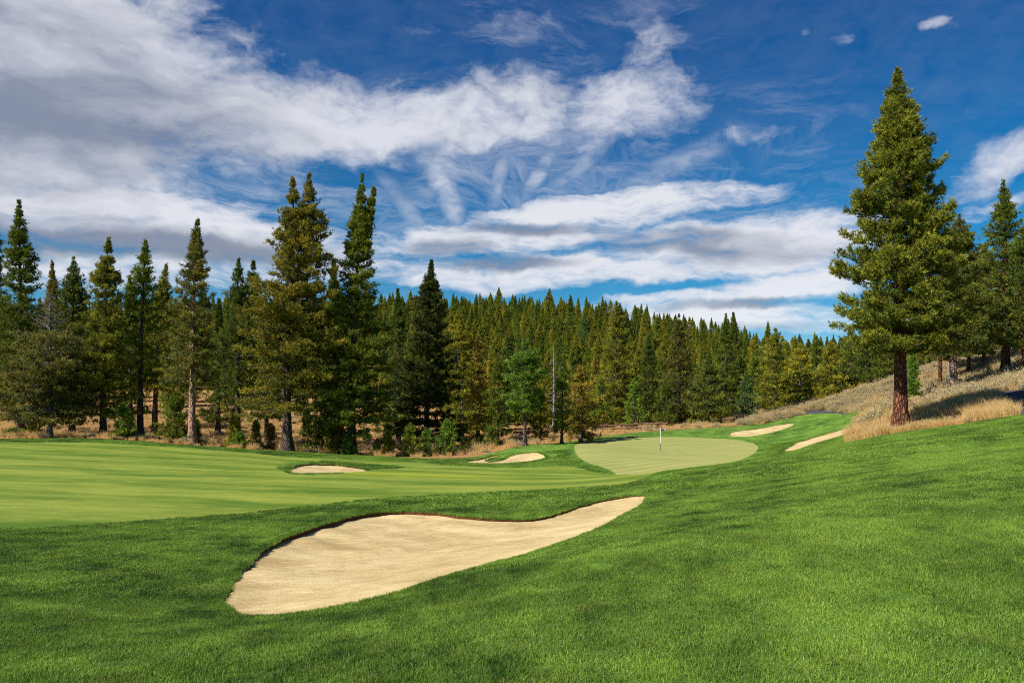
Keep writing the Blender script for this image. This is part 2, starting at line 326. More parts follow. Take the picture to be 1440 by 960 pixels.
# crest of the far wooded hill (ground, trees stand on it) and the lie of the land outside the picture
for px, top, d in ((-200, 400, 380), (0, 415, 380), (300, 415, 380), (560, 410, 380), (700, 408, 380), (800, 413, 375), (900, 424, 365), (1000, 442, 350), (1100, 462, 335), (1200, 485, 320), (1440, 495, 300), (1700, 500, 300)):
    pts.append(((px - 720) / F * d, d, EYE + (HZ - top) / F * d - np.interp(px, [0, 450, 560, 800, 950, 1100, 1300], [26.5, 26.5, 22, 20.5, 24.5, 25.5, 22.5])))
pts += [(x, 520, 22) for x in (-400, -200, 0, 200, 400)]
pts += [(-6, -8, -.4), (0, -12, .2), (8, -8, .4), (0, 0, .0), (2.5, 2, .0), (-3, 2, -.05), (30, 10, 2.0), (30, -10, 2.6), (-30, -10, -.8), (-40, 20, -1.5), (-70, 50, -1.6), (50, 40, 3.6), (75, 75, 5.6), (-90, 90, -1.5), (120, 110, 9), (-160, 160, 0)]
CPX = np.array(pts, float)
def _k(r2): return np.where(r2 > 1e-12, .5 * r2 * np.log(np.maximum(r2, 1e-12)), 0)
_s = 50.0
A = CPX[:, :2] / _s; n_ = len(A)
K = _k(((A[:, None] - A[None]) ** 2).sum(-1)) + np.eye(n_) * 2e-5
Pm = np.c_[np.ones(n_), A]
L = np.block([[K, Pm], [Pm.T, np.zeros((3, 3))]])
W = np.linalg.solve(L, np.r_[CPX[:, 2], 0, 0, 0])
def ground(x, y):
    x = np.atleast_1d(np.asarray(x, float)); y = np.atleast_1d(np.asarray(y, float)); out = np.empty(len(x))
    for i in range(0, len(x), 8000):
        q = np.c_[x[i:i + 8000], y[i:i + 8000]] / _s
        out[i:i + 8000] = _k(((q[:, None] - A[None]) ** 2).sum(-1)) @ W[:n_] + W[n_] + q @ W[n_ + 1:]
    r = np.hypot(x, y)
    out = np.clip(out, -9, 62)
    f = np.clip((r - 430) / 500, 0, 1); f = f * f * (3 - 2 * f); out = out * (1 - f) - 4 * f
    und = .018 * np.sin(x * .9 + .3 * y) * np.sin(y * .55 + 1.3) + .03 * np.sin(x * .31 + 1.1) * np.sin(y * .27)
    return out + und * np.clip(r / 12, 0, 1)
def gz(x, y): return float(ground(x, y)[0])
DD = np.exp(np.linspace(math.log(3.0), math.log(260), 1500))
def hit(px, py, dmax=260):
    x = (px - 720) / F; z = EYE + (HZ - py) / F * DD
    g = ground(x * DD, DD); s = np.where((g >= z) & (DD <= dmax))[0]
    d = DD[s[0]] if len(s) else dmax
    return (x * d, d)
def at(px, d): return ((px - 720) / F * d, d)
def outline(lst, step=.013, closed=True):
    """corner list -> smooth closed curve in ground coordinates, finer where it is nearer"""
    c = []
    for e in lst:
        if e[0] == 'w': c.append((e[1], e[2]))
        elif e[0] == 'd': c.append(at(e[1], e[2]))
        else: c.append(hit(*e))
    c = np.array(c, float); n = len(c); out = []
    for i in range(n):
        p0, p1, p2, p3 = c[i - 1], c[i], c[(i + 1) % n], c[(i + 2) % n]
        ln = np.hypot(*(p2 - p1)); dist = max(4, min(np.hypot(*p1), np.hypot(*p2)))
        k = int(max(1, min(200, ln / (step * dist))))
        t0 = 0; t1 = max(ln, 1e-3) ** .5; ta = max(np.hypot(*(p1 - p0)), 1e-3) ** .5; tb = max(np.hypot(*(p3 - p2)), 1e-3) ** .5
        # centripetal Catmull-Rom as a Hermite curve
        m1 = (p1 - p0) / ta - (p2 - p0) / (ta + t1) + (p2 - p1) / t1
        m2 = (p2 - p1) / t1 - (p3 - p1) / (t1 + tb) + (p3 - p2) / tb
        m1, m2 = m1 * t1, m2 * t1
        for j in range(k):
            t = j / k
            out.append((2 * t**3 - 3 * t**2 + 1) * p1 + (t**3 - 2 * t**2 + t) * m1 + (-2 * t**3 + 3 * t**2) * p2 + (t**3 - t**2) * m2)
    return np.array(out)
def inside(poly, x, y):
    x = np.asarray(x, float); y = np.asarray(y, float); res = np.zeros(len(x), bool)
    bx = (x > poly[:, 0].min()) & (x < poly[:, 0].max()) & (y > poly[:, 1].min()) & (y < poly[:, 1].max())
    idx = np.where(bx)[0]
    a = poly; b = np.roll(poly, -1, 0)
    for i in range(0, len(idx), 4000):
        k = idx[i:i + 4000]; X = x[k][:, None]; Y = y[k][:, None]
        c = (a[:, 1] > Y) != (b[:, 1] > Y)
        xi = a[:, 0] + (Y - a[:, 1]) * (b[:, 0] - a[:, 0]) / np.where(b[:, 1] == a[:, 1], 1e-9, b[:, 1] - a[:, 1])
        res[k] = (np.sum(c & (X < xi), 1) % 2) == 1
    return res
def edge_dist(poly, x, y):
    a = poly; b = np.roll(poly, -1, 0); ab = b - a; out = np.empty(len(x))
    for i in range(0, len(x), 2000):
        q = np.c_[x[i:i + 2000], y[i:i + 2000]][:, None] - a[None]
        t = np.clip((q * ab).sum(-1) / np.maximum((ab**2).sum(-1), 1e-12), 0, 1)
        out[i:i + 2000] = np.sqrt((((q - t[..., None] * ab)) ** 2).sum(-1).min(1))
    return out

B = [
 ('large pale sand bunker in the foreground, shaped like a long pear with a curved tip', [(316,848),(328,822),(350,796),(372,773),(398,758),(438,743),(475,732),(520,722),(560,719),(610,721),(655,727),(700,730),(745,730),(782,722),(815,712),(850,703),(885,697),(906,696),(908,702),(880,722),(830,748),(760,773),(700,790),(640,807),(560,832),(480,853),(420,862),(370,867),(335,863)], .10),
 ('small flat sand bunker across the fairway in front of the left pines', [(408,659),(416,654),(440,652),(470,653),(500,657),(517,661),(490,664),(450,666),(415,666)], .10),
 ('forked sand bunker with a tongue of grass, left of the putting green', [(652,649),(670,646),(690,641),(704,638),(702,641),(690,645),(683,648),(690,649.6),(706,647),(717,641),(735,637),(752,636),(764,639),(768,644),(750,648),(720,651),(690,652),(665,651)], .08),
 ('slim sand bunker cut in the bank behind the right side of the green', [(1028,609),(1036,606),(1060,604),(1085,599),(1108,595),(1114,598),(1100,604),(1070,611),(1045,614),(1030,614)], .08),
 ('tapering sand bunker climbing towards the dry grass below the big pine', [(1100,635),(1112,627),(1130,619),(1158,611),(1182,604.5),(1200,599.5),(1207,600),(1196,608),(1168,617.5),(1140,626),(1116,634)], .06)]
def ragged(p, amp=.045):
    n = np.roll(p, -1, 0) - np.roll(p, 1, 0); n = np.c_[n[:, 1], -n[:, 0]] / np.maximum(np.hypot(*n.T)[:, None], 1e-6); x, y = p.T
    return p + n * (amp * (np.sin(x * 5.3 + 2 * np.sin(y * 3.1)) * .5 + np.sin(x * 13 - y * 11) * .3 + rng.normal(0, .22, len(p))))[:, None]
bunkers = [(lab, ragged(outline(c)), lip) for lab, c, lip in B]
green = outline([(808,632),(813,624),(845,618),(900,615),(950,614.5),(1000,616),(1040,619),(1062,625),(1066,631),('d',1054,64),('d',1010,58),('d',960,55),(900,667),(860,662),(830,652),(815,643)])
fairway = outline([('w',-74,70),('w',-50,70),(0,621.5),(120,622.5),(240,628),(330,635),(420,643),(520,647),(600,651),(660,656),(720,658),(790,655),(850,666),('d',905,54),('d',935,47),('d',925,40),(872,681),(800,686),(650,694),(520,702),(430,712),(340,722),(250,728),(120,738),(0,743),('w',-26,20),('w',-60,24),('w',-74,40)], .02)
collar = outline([(396,660),(398,652.5),(425,648.5),(470,648),(520,651),(570,655.5),(535,660),(505,662),(470,666),(425,668)])
course = outline([('w',-76,-14),('w',-76,30),('w',-76,74),('d',-60,75.5),('d',0,75.5),('d',120,76),('d',240,76),('d',330,77),('d',400,79),('d',520,77),('d',600,75),('d',650,74),('d',690,78),('d',740,83),('d',800,90),('d',850,96),('d',900,102),('d',960,106),('d',1010,108),('d',1050,112),('d',1090,118),('d',1140,120),('d',1180,116),('d',1196,108),('d',1206,100),('d',1222,90),('d',1218,80),('d',1208,70),('d',1198,60),('d',1205,52.5),('d',1240,51),('d',1300,49.5),('d',1360,48),('d',1424,45),('w',29,42),('w',36,40),('w',62,38),('w',62,-14)], .02)
lane = []                               # the asphalt cart path, seen where it tops the slope at the right edge and again behind the green
for e in [('w',75,38),('w',50,41.5),('d',1490,46.5),('d',1452,50),('d',1444,56),('d',1420,66),('d',1330,80),('d',1250,98),('d',1205,108),('d',1140,121.5),('d',1090,128)]:
    lane.append(at(e[1], e[2]) if e[0] == 'd' else (e[1], e[2]))
lane = np.array(lane, float)
def ribbon(c, w):
    t = np.gradient(c, axis=0); t /= np.hypot(*t.T)[:, None]; nrm = np.c_[-t[:, 1], t[:, 0]]
    return np.r_[c + nrm * w / 2, (c - nrm * w / 2)[::-1]]
path_poly = ribbon(lane, 3.0)
path_poly = outline([('w', *p) for p in path_poly], .03)

M['fairway'] = mat_fairway()
# one triangulated sheet through all the outlines, split into the kinds of ground
pv, pe = [], []
for poly in [b[1] for b in bunkers] + [green, fairway, course, path_poly]:
    s = len(pv); pv += [tuple(p) for p in poly]; pe += [(s + i, s + (i + 1) % len(poly)) for i in range(len(poly))]
rows = np.exp(np.arange(math.log(1.6), math.log(640), .021))
tt = np.linspace(-1.25, 1.25, 150)
gx = (rows[:, None] * tt[None] + rows[:, None] * rng.uniform(-.004, .004, (len(rows), len(tt)))).ravel(); gy = np.repeat(rows, len(tt)) * (1 + rng.uniform(-.004, .004, len(gx)))
extra = [(x, y) for x in np.arange(-80, 81, 8) for y in (-60, -40, -25, -14, -7, -3)] + [(x, y) for x in (-3, -1.5, 0, 1.5, 3) for y in (-1, .8)]
for rr in (90, 130, 200, 300, 450, 640, 1000, 1800, 3500, 7000):
    for a in np.arange(0, 360, 10 if rr < 500 else 7.5):
        x, y = rr * math.sin(R(a)), rr * math.cos(R(a))
        if rr > 640 or abs(x) > 1.3 * max(y, 0): extra.append((x, y))
allp = pv + list(zip(gx.tolist(), gy.tolist())) + extra
vo, eo, fo, *_ = delaunay_2d_cdt([Vector(p) for p in allp], pe, [], 0, 1e-6, False)
V2 = np.array([tuple(v) for v in vo]); F3 = np.array([tuple(f) for f in fo if len(f) == 3], np.int32)
Z = ground(V2[:, 0], V2[:, 1])
cx = V2[F3].mean(1)
def lap(poly): return inside(poly, cx[:, 0], cx[:, 1])
c_course = lap(course); c_fair = lap(fairway) & c_course & ~lap(collar); c_green = lap(green); c_path = lap(path_poly) & ~c_course
c_b = [lap(b[1]) for b in bunkers]; anyb = np.any(c_b, 0)
kind = np.full(len(F3), 0)              # native slope
kind[(cx[:, 1] > 70) & (cx[:, 0] < (cx[:, 1] * .16 + 4))] = 5
kind[c_path] = 4; kind[c_course] = 1; kind[c_fair] = 2; kind[c_green] = 3; kind[anyb] = 9
V3 = np.c_[V2, Z]
def zone(name, k, mat):
    f = F3[kind == k]; u, inv = np.unique(f, return_inverse=True)
    a = V3[u][inv.reshape(-1, 3)]; up = np.cross(a[:, 1] - a[:, 0], a[:, 2] - a[:, 0])[:, 2] < 0
    f = inv.reshape(-1, 3).astype(np.int32); f[up] = f[up][:, ::-1]
    return tag(link(name, mesh_np(name, V3[u], f, mat, smooth=True)), kind='structure')
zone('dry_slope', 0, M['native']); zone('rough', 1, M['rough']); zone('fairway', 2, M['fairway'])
zone('putting_green', 3, M['green']); zone('cart_path', 4, M['asphalt']); zone('forest_floor', 5, M['litter'])

# bunkers: raked sand below the turf, with a lip of bare earth
for (lab, poly, lip) in bunkers:
    cen = poly.mean(0); dist = np.hypot(*cen); st = max(.09, .008 * dist)
    x0, y0 = poly.min(0); x1, y1 = poly.max(0)
    g = np.stack(np.meshgrid(np.arange(x0, x1, st), np.arange(y0, y1, st)), -1).reshape(-1, 2) + rng.uniform(-.2, .2, (1, 2)) * st
    g = g[inside(poly, g[:, 0], g[:, 1])]; g = g[edge_dist(poly, g[:, 0], g[:, 1]) > st * .4]
    n = len(poly)
    vo, eo, fo, *_ = delaunay_2d_cdt([Vector(p) for p in poly] + [Vector(p) for p in g], [(i, (i + 1) % n) for i in range(n)], [], 0, 1e-6, False)
    v = np.array([tuple(q) for q in vo]); f = np.array([tuple(q) for q in fo if len(q) == 3])
    cc = v[f].mean(1); f = f[inside(poly, cc[:, 0], cc[:, 1])]
    ed = edge_dist(poly, v[:, 0], v[:, 1]); wid = max(.6, ed.max())
    # the lip is high on the far left side and fades to nothing on the near side
    def lipz(p):
        q = (p - cen); q = q / np.maximum(np.hypot(*q.T)[:, None], 1e-6); s = q @ np.array([-.70, .71])
        return lip * np.clip(.25 + .75 * s, .12, 1) * (1 + .25 * np.sin(p[:, 0] * 4.1) * np.sin(p[:, 1] * 3.3))
    z = ground(v[:, 0], v[:, 1]) - lipz(v) - .16 * np.clip(ed / wid, 0, 1) ** .8 + .02 * np.sin(v[:, 0] * 2.1 + v[:, 1]) * np.sin(v[:, 1] * 1.7) * np.clip(ed * 2, 0, 1)
    a = v[f]; cr = (a[:, 1, 0] - a[:, 0, 0]) * (a[:, 2, 1] - a[:, 0, 1]) - (a[:, 1, 1] - a[:, 0, 1]) * (a[:, 2, 0] - a[:, 0, 0])
    f[cr < 0] = f[cr < 0][:, ::-1]
    o = link('sand_bunker', mesh_np('sand_bunker', np.c_[v, z], f, M['sand'], smooth=True)); tag(o, lab, 'sand bunker', 'sand bunkers round the hole')
    zt = ground(poly[:, 0], poly[:, 1]); zb = zt - lipz(poly) - .03
    LV = np.r_[np.c_[poly, zt - .002], np.c_[poly, zb]]; i = np.arange(n); j = (i + 1) % n
    link('earth_lip', mesh_np('earth_lip', LV, np.c_[i, j, j + n, i + n], M['earth']), parent=o)

# ------------------------------------------------------------------ instanced ground cover ("stuff")
def protos(name, meshes):
    c = bpy.data.collections.new(name)
    for i, me in enumerate(meshes): c.objects.link(bpy.data.objects.new(name + '_piece', me))
    return c
def scatter(name, coll, P, scale, rot, idx, label, cat, color=None):
    me = bpy.data.meshes.new(name); me.vertices.add(len(P)); me.vertices.foreach_set('co', np.asarray(P, np.float32).ravel())
    for an, ty, d, key in (('sc', 'FLOAT_VECTOR', scale, 'vector'), ('ro', 'FLOAT_VECTOR', rot, 'vector'), ('ix', 'INT', idx, 'value')):
        a = me.attributes.new(an, ty, 'POINT'); a.data.foreach_set(key, np.asarray(d).astype(np.int32 if ty == 'INT' else np.float32).ravel())
    o = link(name, me); g = bpy.data.node_groups.new(name, 'GeometryNodeTree')
    g.interface.new_socket('Geometry', in_out='INPUT', socket_type='NodeSocketGeometry'); g.interface.new_socket('Geometry', in_out='OUTPUT', socket_type='NodeSocketGeometry')
    N = g.nodes; i_ = N.new('NodeGroupInput'); o_ = N.new('NodeGroupOutput'); ip = N.new('GeometryNodeInstanceOnPoints'); ci = N.new('GeometryNodeCollectionInfo')
    ci.inputs['Collection'].default_value = coll; ci.inputs['Separate Children'].default_value = True; ci.inputs['Reset Children'].default_value = True
    def at_(nm, ty):
        q = N.new('GeometryNodeInputNamedAttribute'); q.data_type = ty; q.inputs['Name'].default_value = nm; return q.outputs['Attribute']
    Lk = g.links.new
    Lk(i_.outputs[0], ip.inputs['Points']); Lk(ci.outputs[0], ip.inputs['Instance']); ip.inputs['Pick Instance'].default_value = True
    Lk(at_('ix', 'INT'), ip.inputs['Instance Index']); Lk(at_('sc', 'FLOAT_VECTOR'), ip.inputs['Scale'])
    e = N.new('FunctionNodeEulerToRotation'); Lk(at_('ro', 'FLOAT_VECTOR'), e.inputs[0]); Lk(e.outputs[0], ip.inputs['Rotation'])
    Lk(ip.outputs[0], o_.inputs[0])
    md = o.modifiers.new('scatter', 'NODES'); md.node_group = g
    if color: o.color = (*color, 1)
    return tag(o, label, cat, kind='stuff')
def tilt_rot(x, y, a):
    """euler angles that lay a piece on the slope after turning it by a"""
    e = .25; nx = -(ground(x + e, y) - ground(x - e, y)) / (2 * e); ny = -(ground(x, y + e) - ground(x, y - e)) / (2 * e)
    nz = 1 / np.sqrt(1 + nx**2 + ny**2); nx *= nz; ny *= nz
    h = 1 / (1 + nz)
    T0 = np.stack([np.stack([1 - h * nx * nx, -h * nx * ny, nx], -1), np.stack([-h * nx * ny, 1 - h * ny * ny, ny], -1), np.stack([-nx, -ny, nz], -1)], 1)
    ca, sa, o0, o1 = np.cos(a), np.sin(a), np.zeros_like(a), np.ones_like(a)
    Rz = np.stack([np.stack([ca, -sa, o0], -1), np.stack([sa, ca, o0], -1), np.stack([o0, o0, o1], -1)], 1)
    Mx = T0 @ Rz
    return np.c_[np.arctan2(Mx[:, 2, 1], Mx[:, 2, 2]), -np.arcsin(np.clip(Mx[:, 2, 0], -1, 1)), np.arctan2(Mx[:, 1, 0], Mx[:, 0, 0])]
def grass_patch(seed, rad, n, hgt, wid, lean=.6, falloff=.5):
    r_ = np.random.default_rng(seed)
    rr = rad * r_.random(n) ** falloff; a = r_.random(n) * 2 * math.pi
    bx, by = rr * np.cos(a), rr * np.sin(a)
    # tufts lean together in little drifts
    la = r_.random(n) * 2 * math.pi; ln = lean * r_.random(n); h = hgt * r_.uniform(.55, 1.15, n)
    dxy = np.c_[np.cos(la), np.sin(la)] * ln[:, None]
    fa = r_.random(n) * 2 * math.pi; wv = np.c_[np.cos(fa), np.sin(fa), np.zeros(n)] * (wid * r_.uniform(.7, 1.3, n))[:, None] / 2
    base = np.c_[bx, by, -np.full(n, .01)]
    mid = base + np.c_[dxy * (h * .35)[:, None], h * .6]; tip = base + np.c_[dxy * h[:, None], h * (1 - .25 * ln)]
    V = np.stack([base - wv, base + wv, mid + wv * .75, mid - wv * .75, tip], 1).reshape(-1, 3)
    k = np.arange(n)[:, None] * 5
    tn = np.repeat(r_.random(n), 5)
    return mesh_np('grass_piece', V, [k + np.array([[0, 1, 2, 3]]), k + np.array([[3, 2, 4]])], M['blade'], tint=tn)
def sample_ring(d0, d1, per_m2, tmax=.80):
    st = per_m2 ** -.5; g = np.stack(np.meshgrid(np.arange(-tmax * d1, tmax * d1, st), np.arange(d0 * .9, d1, st)), -1).reshape(-1, 2); g += rng.uniform(-.42, .42, g.shape) * st
    k = (np.abs(g[:, 0]) < tmax * g[:, 1] + .3) & (g[:, 1] >= d0) & (g[:, 1] < d1); return g[k, 0], g[k, 1]
def is_rough(x, y, r):
    ok = np.ones(len(x), bool)
    for ox, oy in ((0, 0), (r, 0), (-r, 0), (0, r), (0, -r)):
        ok &= inside(course, x + ox, y + oy) & (~inside(fairway, x + ox, y + oy) | inside(collar, x + ox, y + oy)) & ~inside(green, x + ox, y + oy)
        for b in bunkers: ok &= ~inside(b[1], x + ox, y + oy)
    return ok
near_c = protos('turf', [grass_patch(i, .20, 620, .045, .0040, 1.1) for i in range(4)] + [grass_patch(10 + i, .38, 1000, .052, .007, 1.1) for i in range(3)] + [grass_patch(20 + i, .8, 1100, .075, .016, .8) for i in range(3)] + [grass_patch(30 + i, .05, 34, .055, .005, .9) for i in range(4)])
GP, GS, GR, GI = [], [], [], []
for d0, d1, den_, r_, i0, i1 in ((2.2, 11, 17, .19, 0, 4), (11, 27, 5.0, .36, 4, 7), (27, 76, 1.05, .75, 7, 10)):
    x, y = sample_ring(d0, d1, den_); k = is_rough(x, y, r_); x, y = x[k], y[k]; n = len(x)
    GP.append(np.c_[x, y, ground(x, y)]); s = rng.uniform(.85, 1.15, n); hz = s * rng.uniform(.8, 1.15, n); GS.append(np.c_[s, s, hz])
    GR.append(tilt_rot(x, y, rng.random(n) * 6.28)); GI.append(rng.integers(i0, i1, n))
def fringe(poly, dens, keep, jit, smin, smax, dmax=80):
    q = []; a = poly; b = np.roll(poly, -1, 0)
    for p0, p1 in zip(a, b):
        if not (1 < p0[1] < dmax and abs(p0[0]) < .85 * p0[1]): continue
        m = np.hypot(*(p1 - p0)) * dens / max(1, p0[1] / 14); k = int(m) + (rng.random() < m % 1)
        q += [p0 + (p1 - p0) * rng.random() + rng.normal(0, jit, 2) for _ in range(k)]
    if not q: return
    q = np.array(q); k = keep(q[:, 0], q[:, 1]); q = q[k]; n = len(q)
    dd = np.clip(q[:, 1] / 14, 1, 4)
    GP.append(np.c_[q, ground(q[:, 0], q[:, 1])]); s = rng.uniform(smin, smax, n) * dd; GS.append(np.c_[s, s, s / dd ** .6])
    GR.append(tilt_rot(q[:, 0], q[:, 1], rng.random(n) * 6.28)); GI.append(rng.integers(10, 14, n))
for b in bunkers: fringe(b[1], 190, lambda x, y: is_rough(x, y, .012), .085, .7, 1.15)
fringe(fairway, 60, lambda x, y: is_rough(x, y, .0), .15, .7, 1.1, 60)
scatter('rough_grass', near_c, np.concatenate(GP), np.concatenate(GS), np.concatenate(GR), np.concatenate(GI), 'deep green mown rough grass around the bunkers and over the near slope', 'grass')

# dry grass and sagebrush on the slope at the right and round the trees
def stalk_clump(seed, n, rad, h, wid, mat, spread=.35):
    r_ = np.random.default_rng(seed); a = r_.random(n) * 6.283; rr = rad * np.sqrt(r_.random(n))
    base = np.c_[rr * np.cos(a), rr * np.sin(a), -np.full(n, .03)]
    d = np.c_[np.cos(a), np.sin(a)] * (spread * (rr / rad))[:, None] + r_.normal(0, .12, (n, 2)); hh = h * r_.uniform(.5, 1.15, n)
    fa = r_.random(n) * 6.283; wv = np.c_[np.cos(fa), np.sin(fa), np.zeros(n)] * wid / 2
    mid = base + np.c_[d * (hh * .45)[:, None], hh * .6]; tip = base + np.c_[d * (hh * 1.2)[:, None], hh]
    V = np.stack([base - wv, base + wv, mid + wv, mid - wv, tip], 1).reshape(-1, 3); k = np.arange(n)[:, None] * 5
    return mesh_np('stalk_piece', V, [k + np.array([[0, 1, 2, 3]]), k + np.array([[3, 2, 4]])], mat, tint=np.repeat(r_.random(n), 5))
def tufts(r_, C, D, k, ln, wd, spread=.9, sc=None):
    """k thin needle-blades from each centre C round the direction D"""
    n = len(C); c = np.repeat(C, k, 0); d = np.repeat(D, k, 0) + r_.normal(0, spread, (n * k, 3)); d /= np.linalg.norm(d, axis=1)[:, None]
    u = np.cross(d, r_.normal(0, 1, (n * k, 3))); u /= np.maximum(np.linalg.norm(u, axis=1)[:, None], 1e-6)
    l = ln * r_.uniform(.6, 1.2, n * k)[:, None]
    if sc is not None: sc = np.repeat(sc, k)[:, None]; l = l * sc; u = u * (.4 + .6 * sc)
    return np.stack([c - u * wd / 2, c + u * wd / 2, c + d * l], 1).reshape(-1, 3)
def bush(seed, rad, h, n, k, ln, wd, mat):
    r_ = np.random.default_rng(seed); a = r_.random(n) * 6.283; e = np.arcsin(r_.random(n)); s = r_.random(n) ** .35
    lob = 1 + .25 * np.sin(a * 3 + seed) + .15 * np.sin(a * 5 + e * 4 + seed)
    D = np.c_[np.cos(a) * np.cos(e), np.sin(a) * np.cos(e), np.sin(e) + .25]; C = np.c_[np.cos(a) * np.cos(e) * rad * s * lob, np.sin(a) * np.cos(e) * rad * s * lob, .05 + np.sin(e) * h * s * lob]
    V = tufts(r_, C, D, k, ln, wd, .6); tn = np.repeat(np.clip(r_.normal(.45, .25, n), 0, 1), k * 3)
    return mesh_np('bush_piece', V, np.arange(len(V)).reshape(-1, 3), mat, tint=tn)
dry_c = protos('dry_plants', [stalk_clump(i, 150, .35, .75, .014, M['golden']) for i in range(3)] + [stalk_clump(5 + i, 110, .45, .38, .018, M['golden']) for i in range(2)] +
               [bush(40 + i, .62, .55, 260, 5, .16, .03, M['sage']) for i in range(4)] + [bush(50 + i, .5, .5, 200, 5, .15, .03, M['scrub']) for i in range(2)])
def dry(name, cand, mixp, smin, smax, label, cat):
    x, y = cand; ok = ~inside(course, x, y) & ~inside(path_poly, x, y)
    for b in bunkers: ok &= ~inside(b[1], x, y)
    ok &= ~((np.abs(x / y - .09) < .12) & (y > 98) & (y < 116) & (rng.random(len(x)) < .8))
    ok &= ~((x / y > (1424 - 720) / F) & (y < 57))
    x, y = x[ok], y[ok]; n = len(x); s = rng.uniform(smin, smax, n) * (.65 + .7 * np.clip(.5 + .5 * np.sin(x * .7 + np.sin(y * .5) * 2) * np.sin(y * .43 + 1), 0, 1))
    s *= np.where((np.abs(x / y - (1265 - 720) / F) < .09) & (y < 54.5), .6, 1)
    hz = s * rng.uniform(.75, 1.2, n)
    scatter(name, dry_c, np.c_[x, y, ground(x, y) - .02], np.c_[s, s, hz], np.c_[rng.normal(0, .06, n), rng.normal(0, .06, n), rng.random(n) * 6.28], rng.choice(9, n, p=mixp), label, cat)
def band(n, px0, px1, d0, d1):
    d = np.sqrt(rng.uniform(d0**2, d1**2, n)); return (rng.uniform(px0, px1, n) - 720) / F * d, d
dry('golden_grass', tuple(np.concatenate(q) for q in zip(band(4600, 1180, 1500, 44, 64), band(1300, 1170, 1280, 66, 96))), [.27, .27, .26, .07, .07, .01, .01, .02, .02], .7, 1.25, 'tall golden dry grass along the upper edge of the mown slope', 'dry grass')
dry('sagebrush', band(12000, 1040, 1520, 66, 135), [.03, .03, .03, .16, .15, .15, .14, .14, .13, .02, .02][:9] if False else [.04, .04, .03, .20, .19, .13, .12, .11, .14], .8, 1.4, 'grey green sagebrush mixed with dry tufts on the open slope', 'sagebrush')
x1_, y1_ = band(9000, -60, 1080, 77, 150)
dry('dry_undergrowth', (x1_, y1_), [.13, .13, .11, .28, .27, .01, .01, .03, .03], .6, 1.1, 'low straw coloured undergrowth below the left and middle trees', 'dry grass')

# ------------------------------------------------------------------ trees
def tube(path, rad, sides=8, cap=True):
    path = np.asarray(path, float); n = len(path); t = np.gradient(path, axis=0); t /= np.maximum(np.linalg.norm(t, axis=1)[:, None], 1e-9)
    ref = np.where(np.abs(t[:, 2:3]) > .9, np.array([[1., 0, 0]]), np.array([[0, 0, 1.]])); u = np.cross(t, ref); u /= np.linalg.norm(u, axis=1)[:, None]; v = np.cross(t, u)
    a = np.arange(sides) / sides * 6.28318
    V = path[:, None] + (np.cos(a)[None, :, None] * u[:, None] + np.sin(a)[None, :, None] * v[:, None]) * np.asarray(rad)[:, None, None]
    V = V.reshape(-1, 3); f = []
    i = np.arange(n - 1)[:, None] * sides; j = np.arange(sides)[None]; j2 = (j + 1) % sides
    f = np.stack([i + j, i + j2, i + sides + j2, i + sides + j], -1).reshape(-1, 4)
    return V, f
def tubes4(P0, P1, P2, r0, r1):
    """many thin three-sided limbs at once, each bent at its middle"""
    n = len(P0); d = P2 - P0; u = np.cross(d, np.array([0, 0, 1.])) + 1e-6; u /= np.linalg.norm(u, axis=1)[:, None]; v = np.cross(d, u); v /= np.linalg.norm(v, axis=1)[:, None]
    rings = []
    for Pq, rq in ((P0, r0), (P1, (r0 + r1) * .5), (P2, r1)):
        for k in range(3):
            a = k * 2.0944; rings.append(Pq + (np.cos(a) * u + np.sin(a) * v) * np.reshape(rq, (-1, 1)))
    V = np.stack(rings, 1).reshape(-1, 3); b = np.arange(n)[:, None] * 9; f = []
    for s in (0, 3):
        for k in range(3):
            k2 = (k + 1) % 3; f.append(b + np.array([[s + k, s + k2, s + 3 + k2, s + 3 + k]]))
    return V, np.concatenate(f)
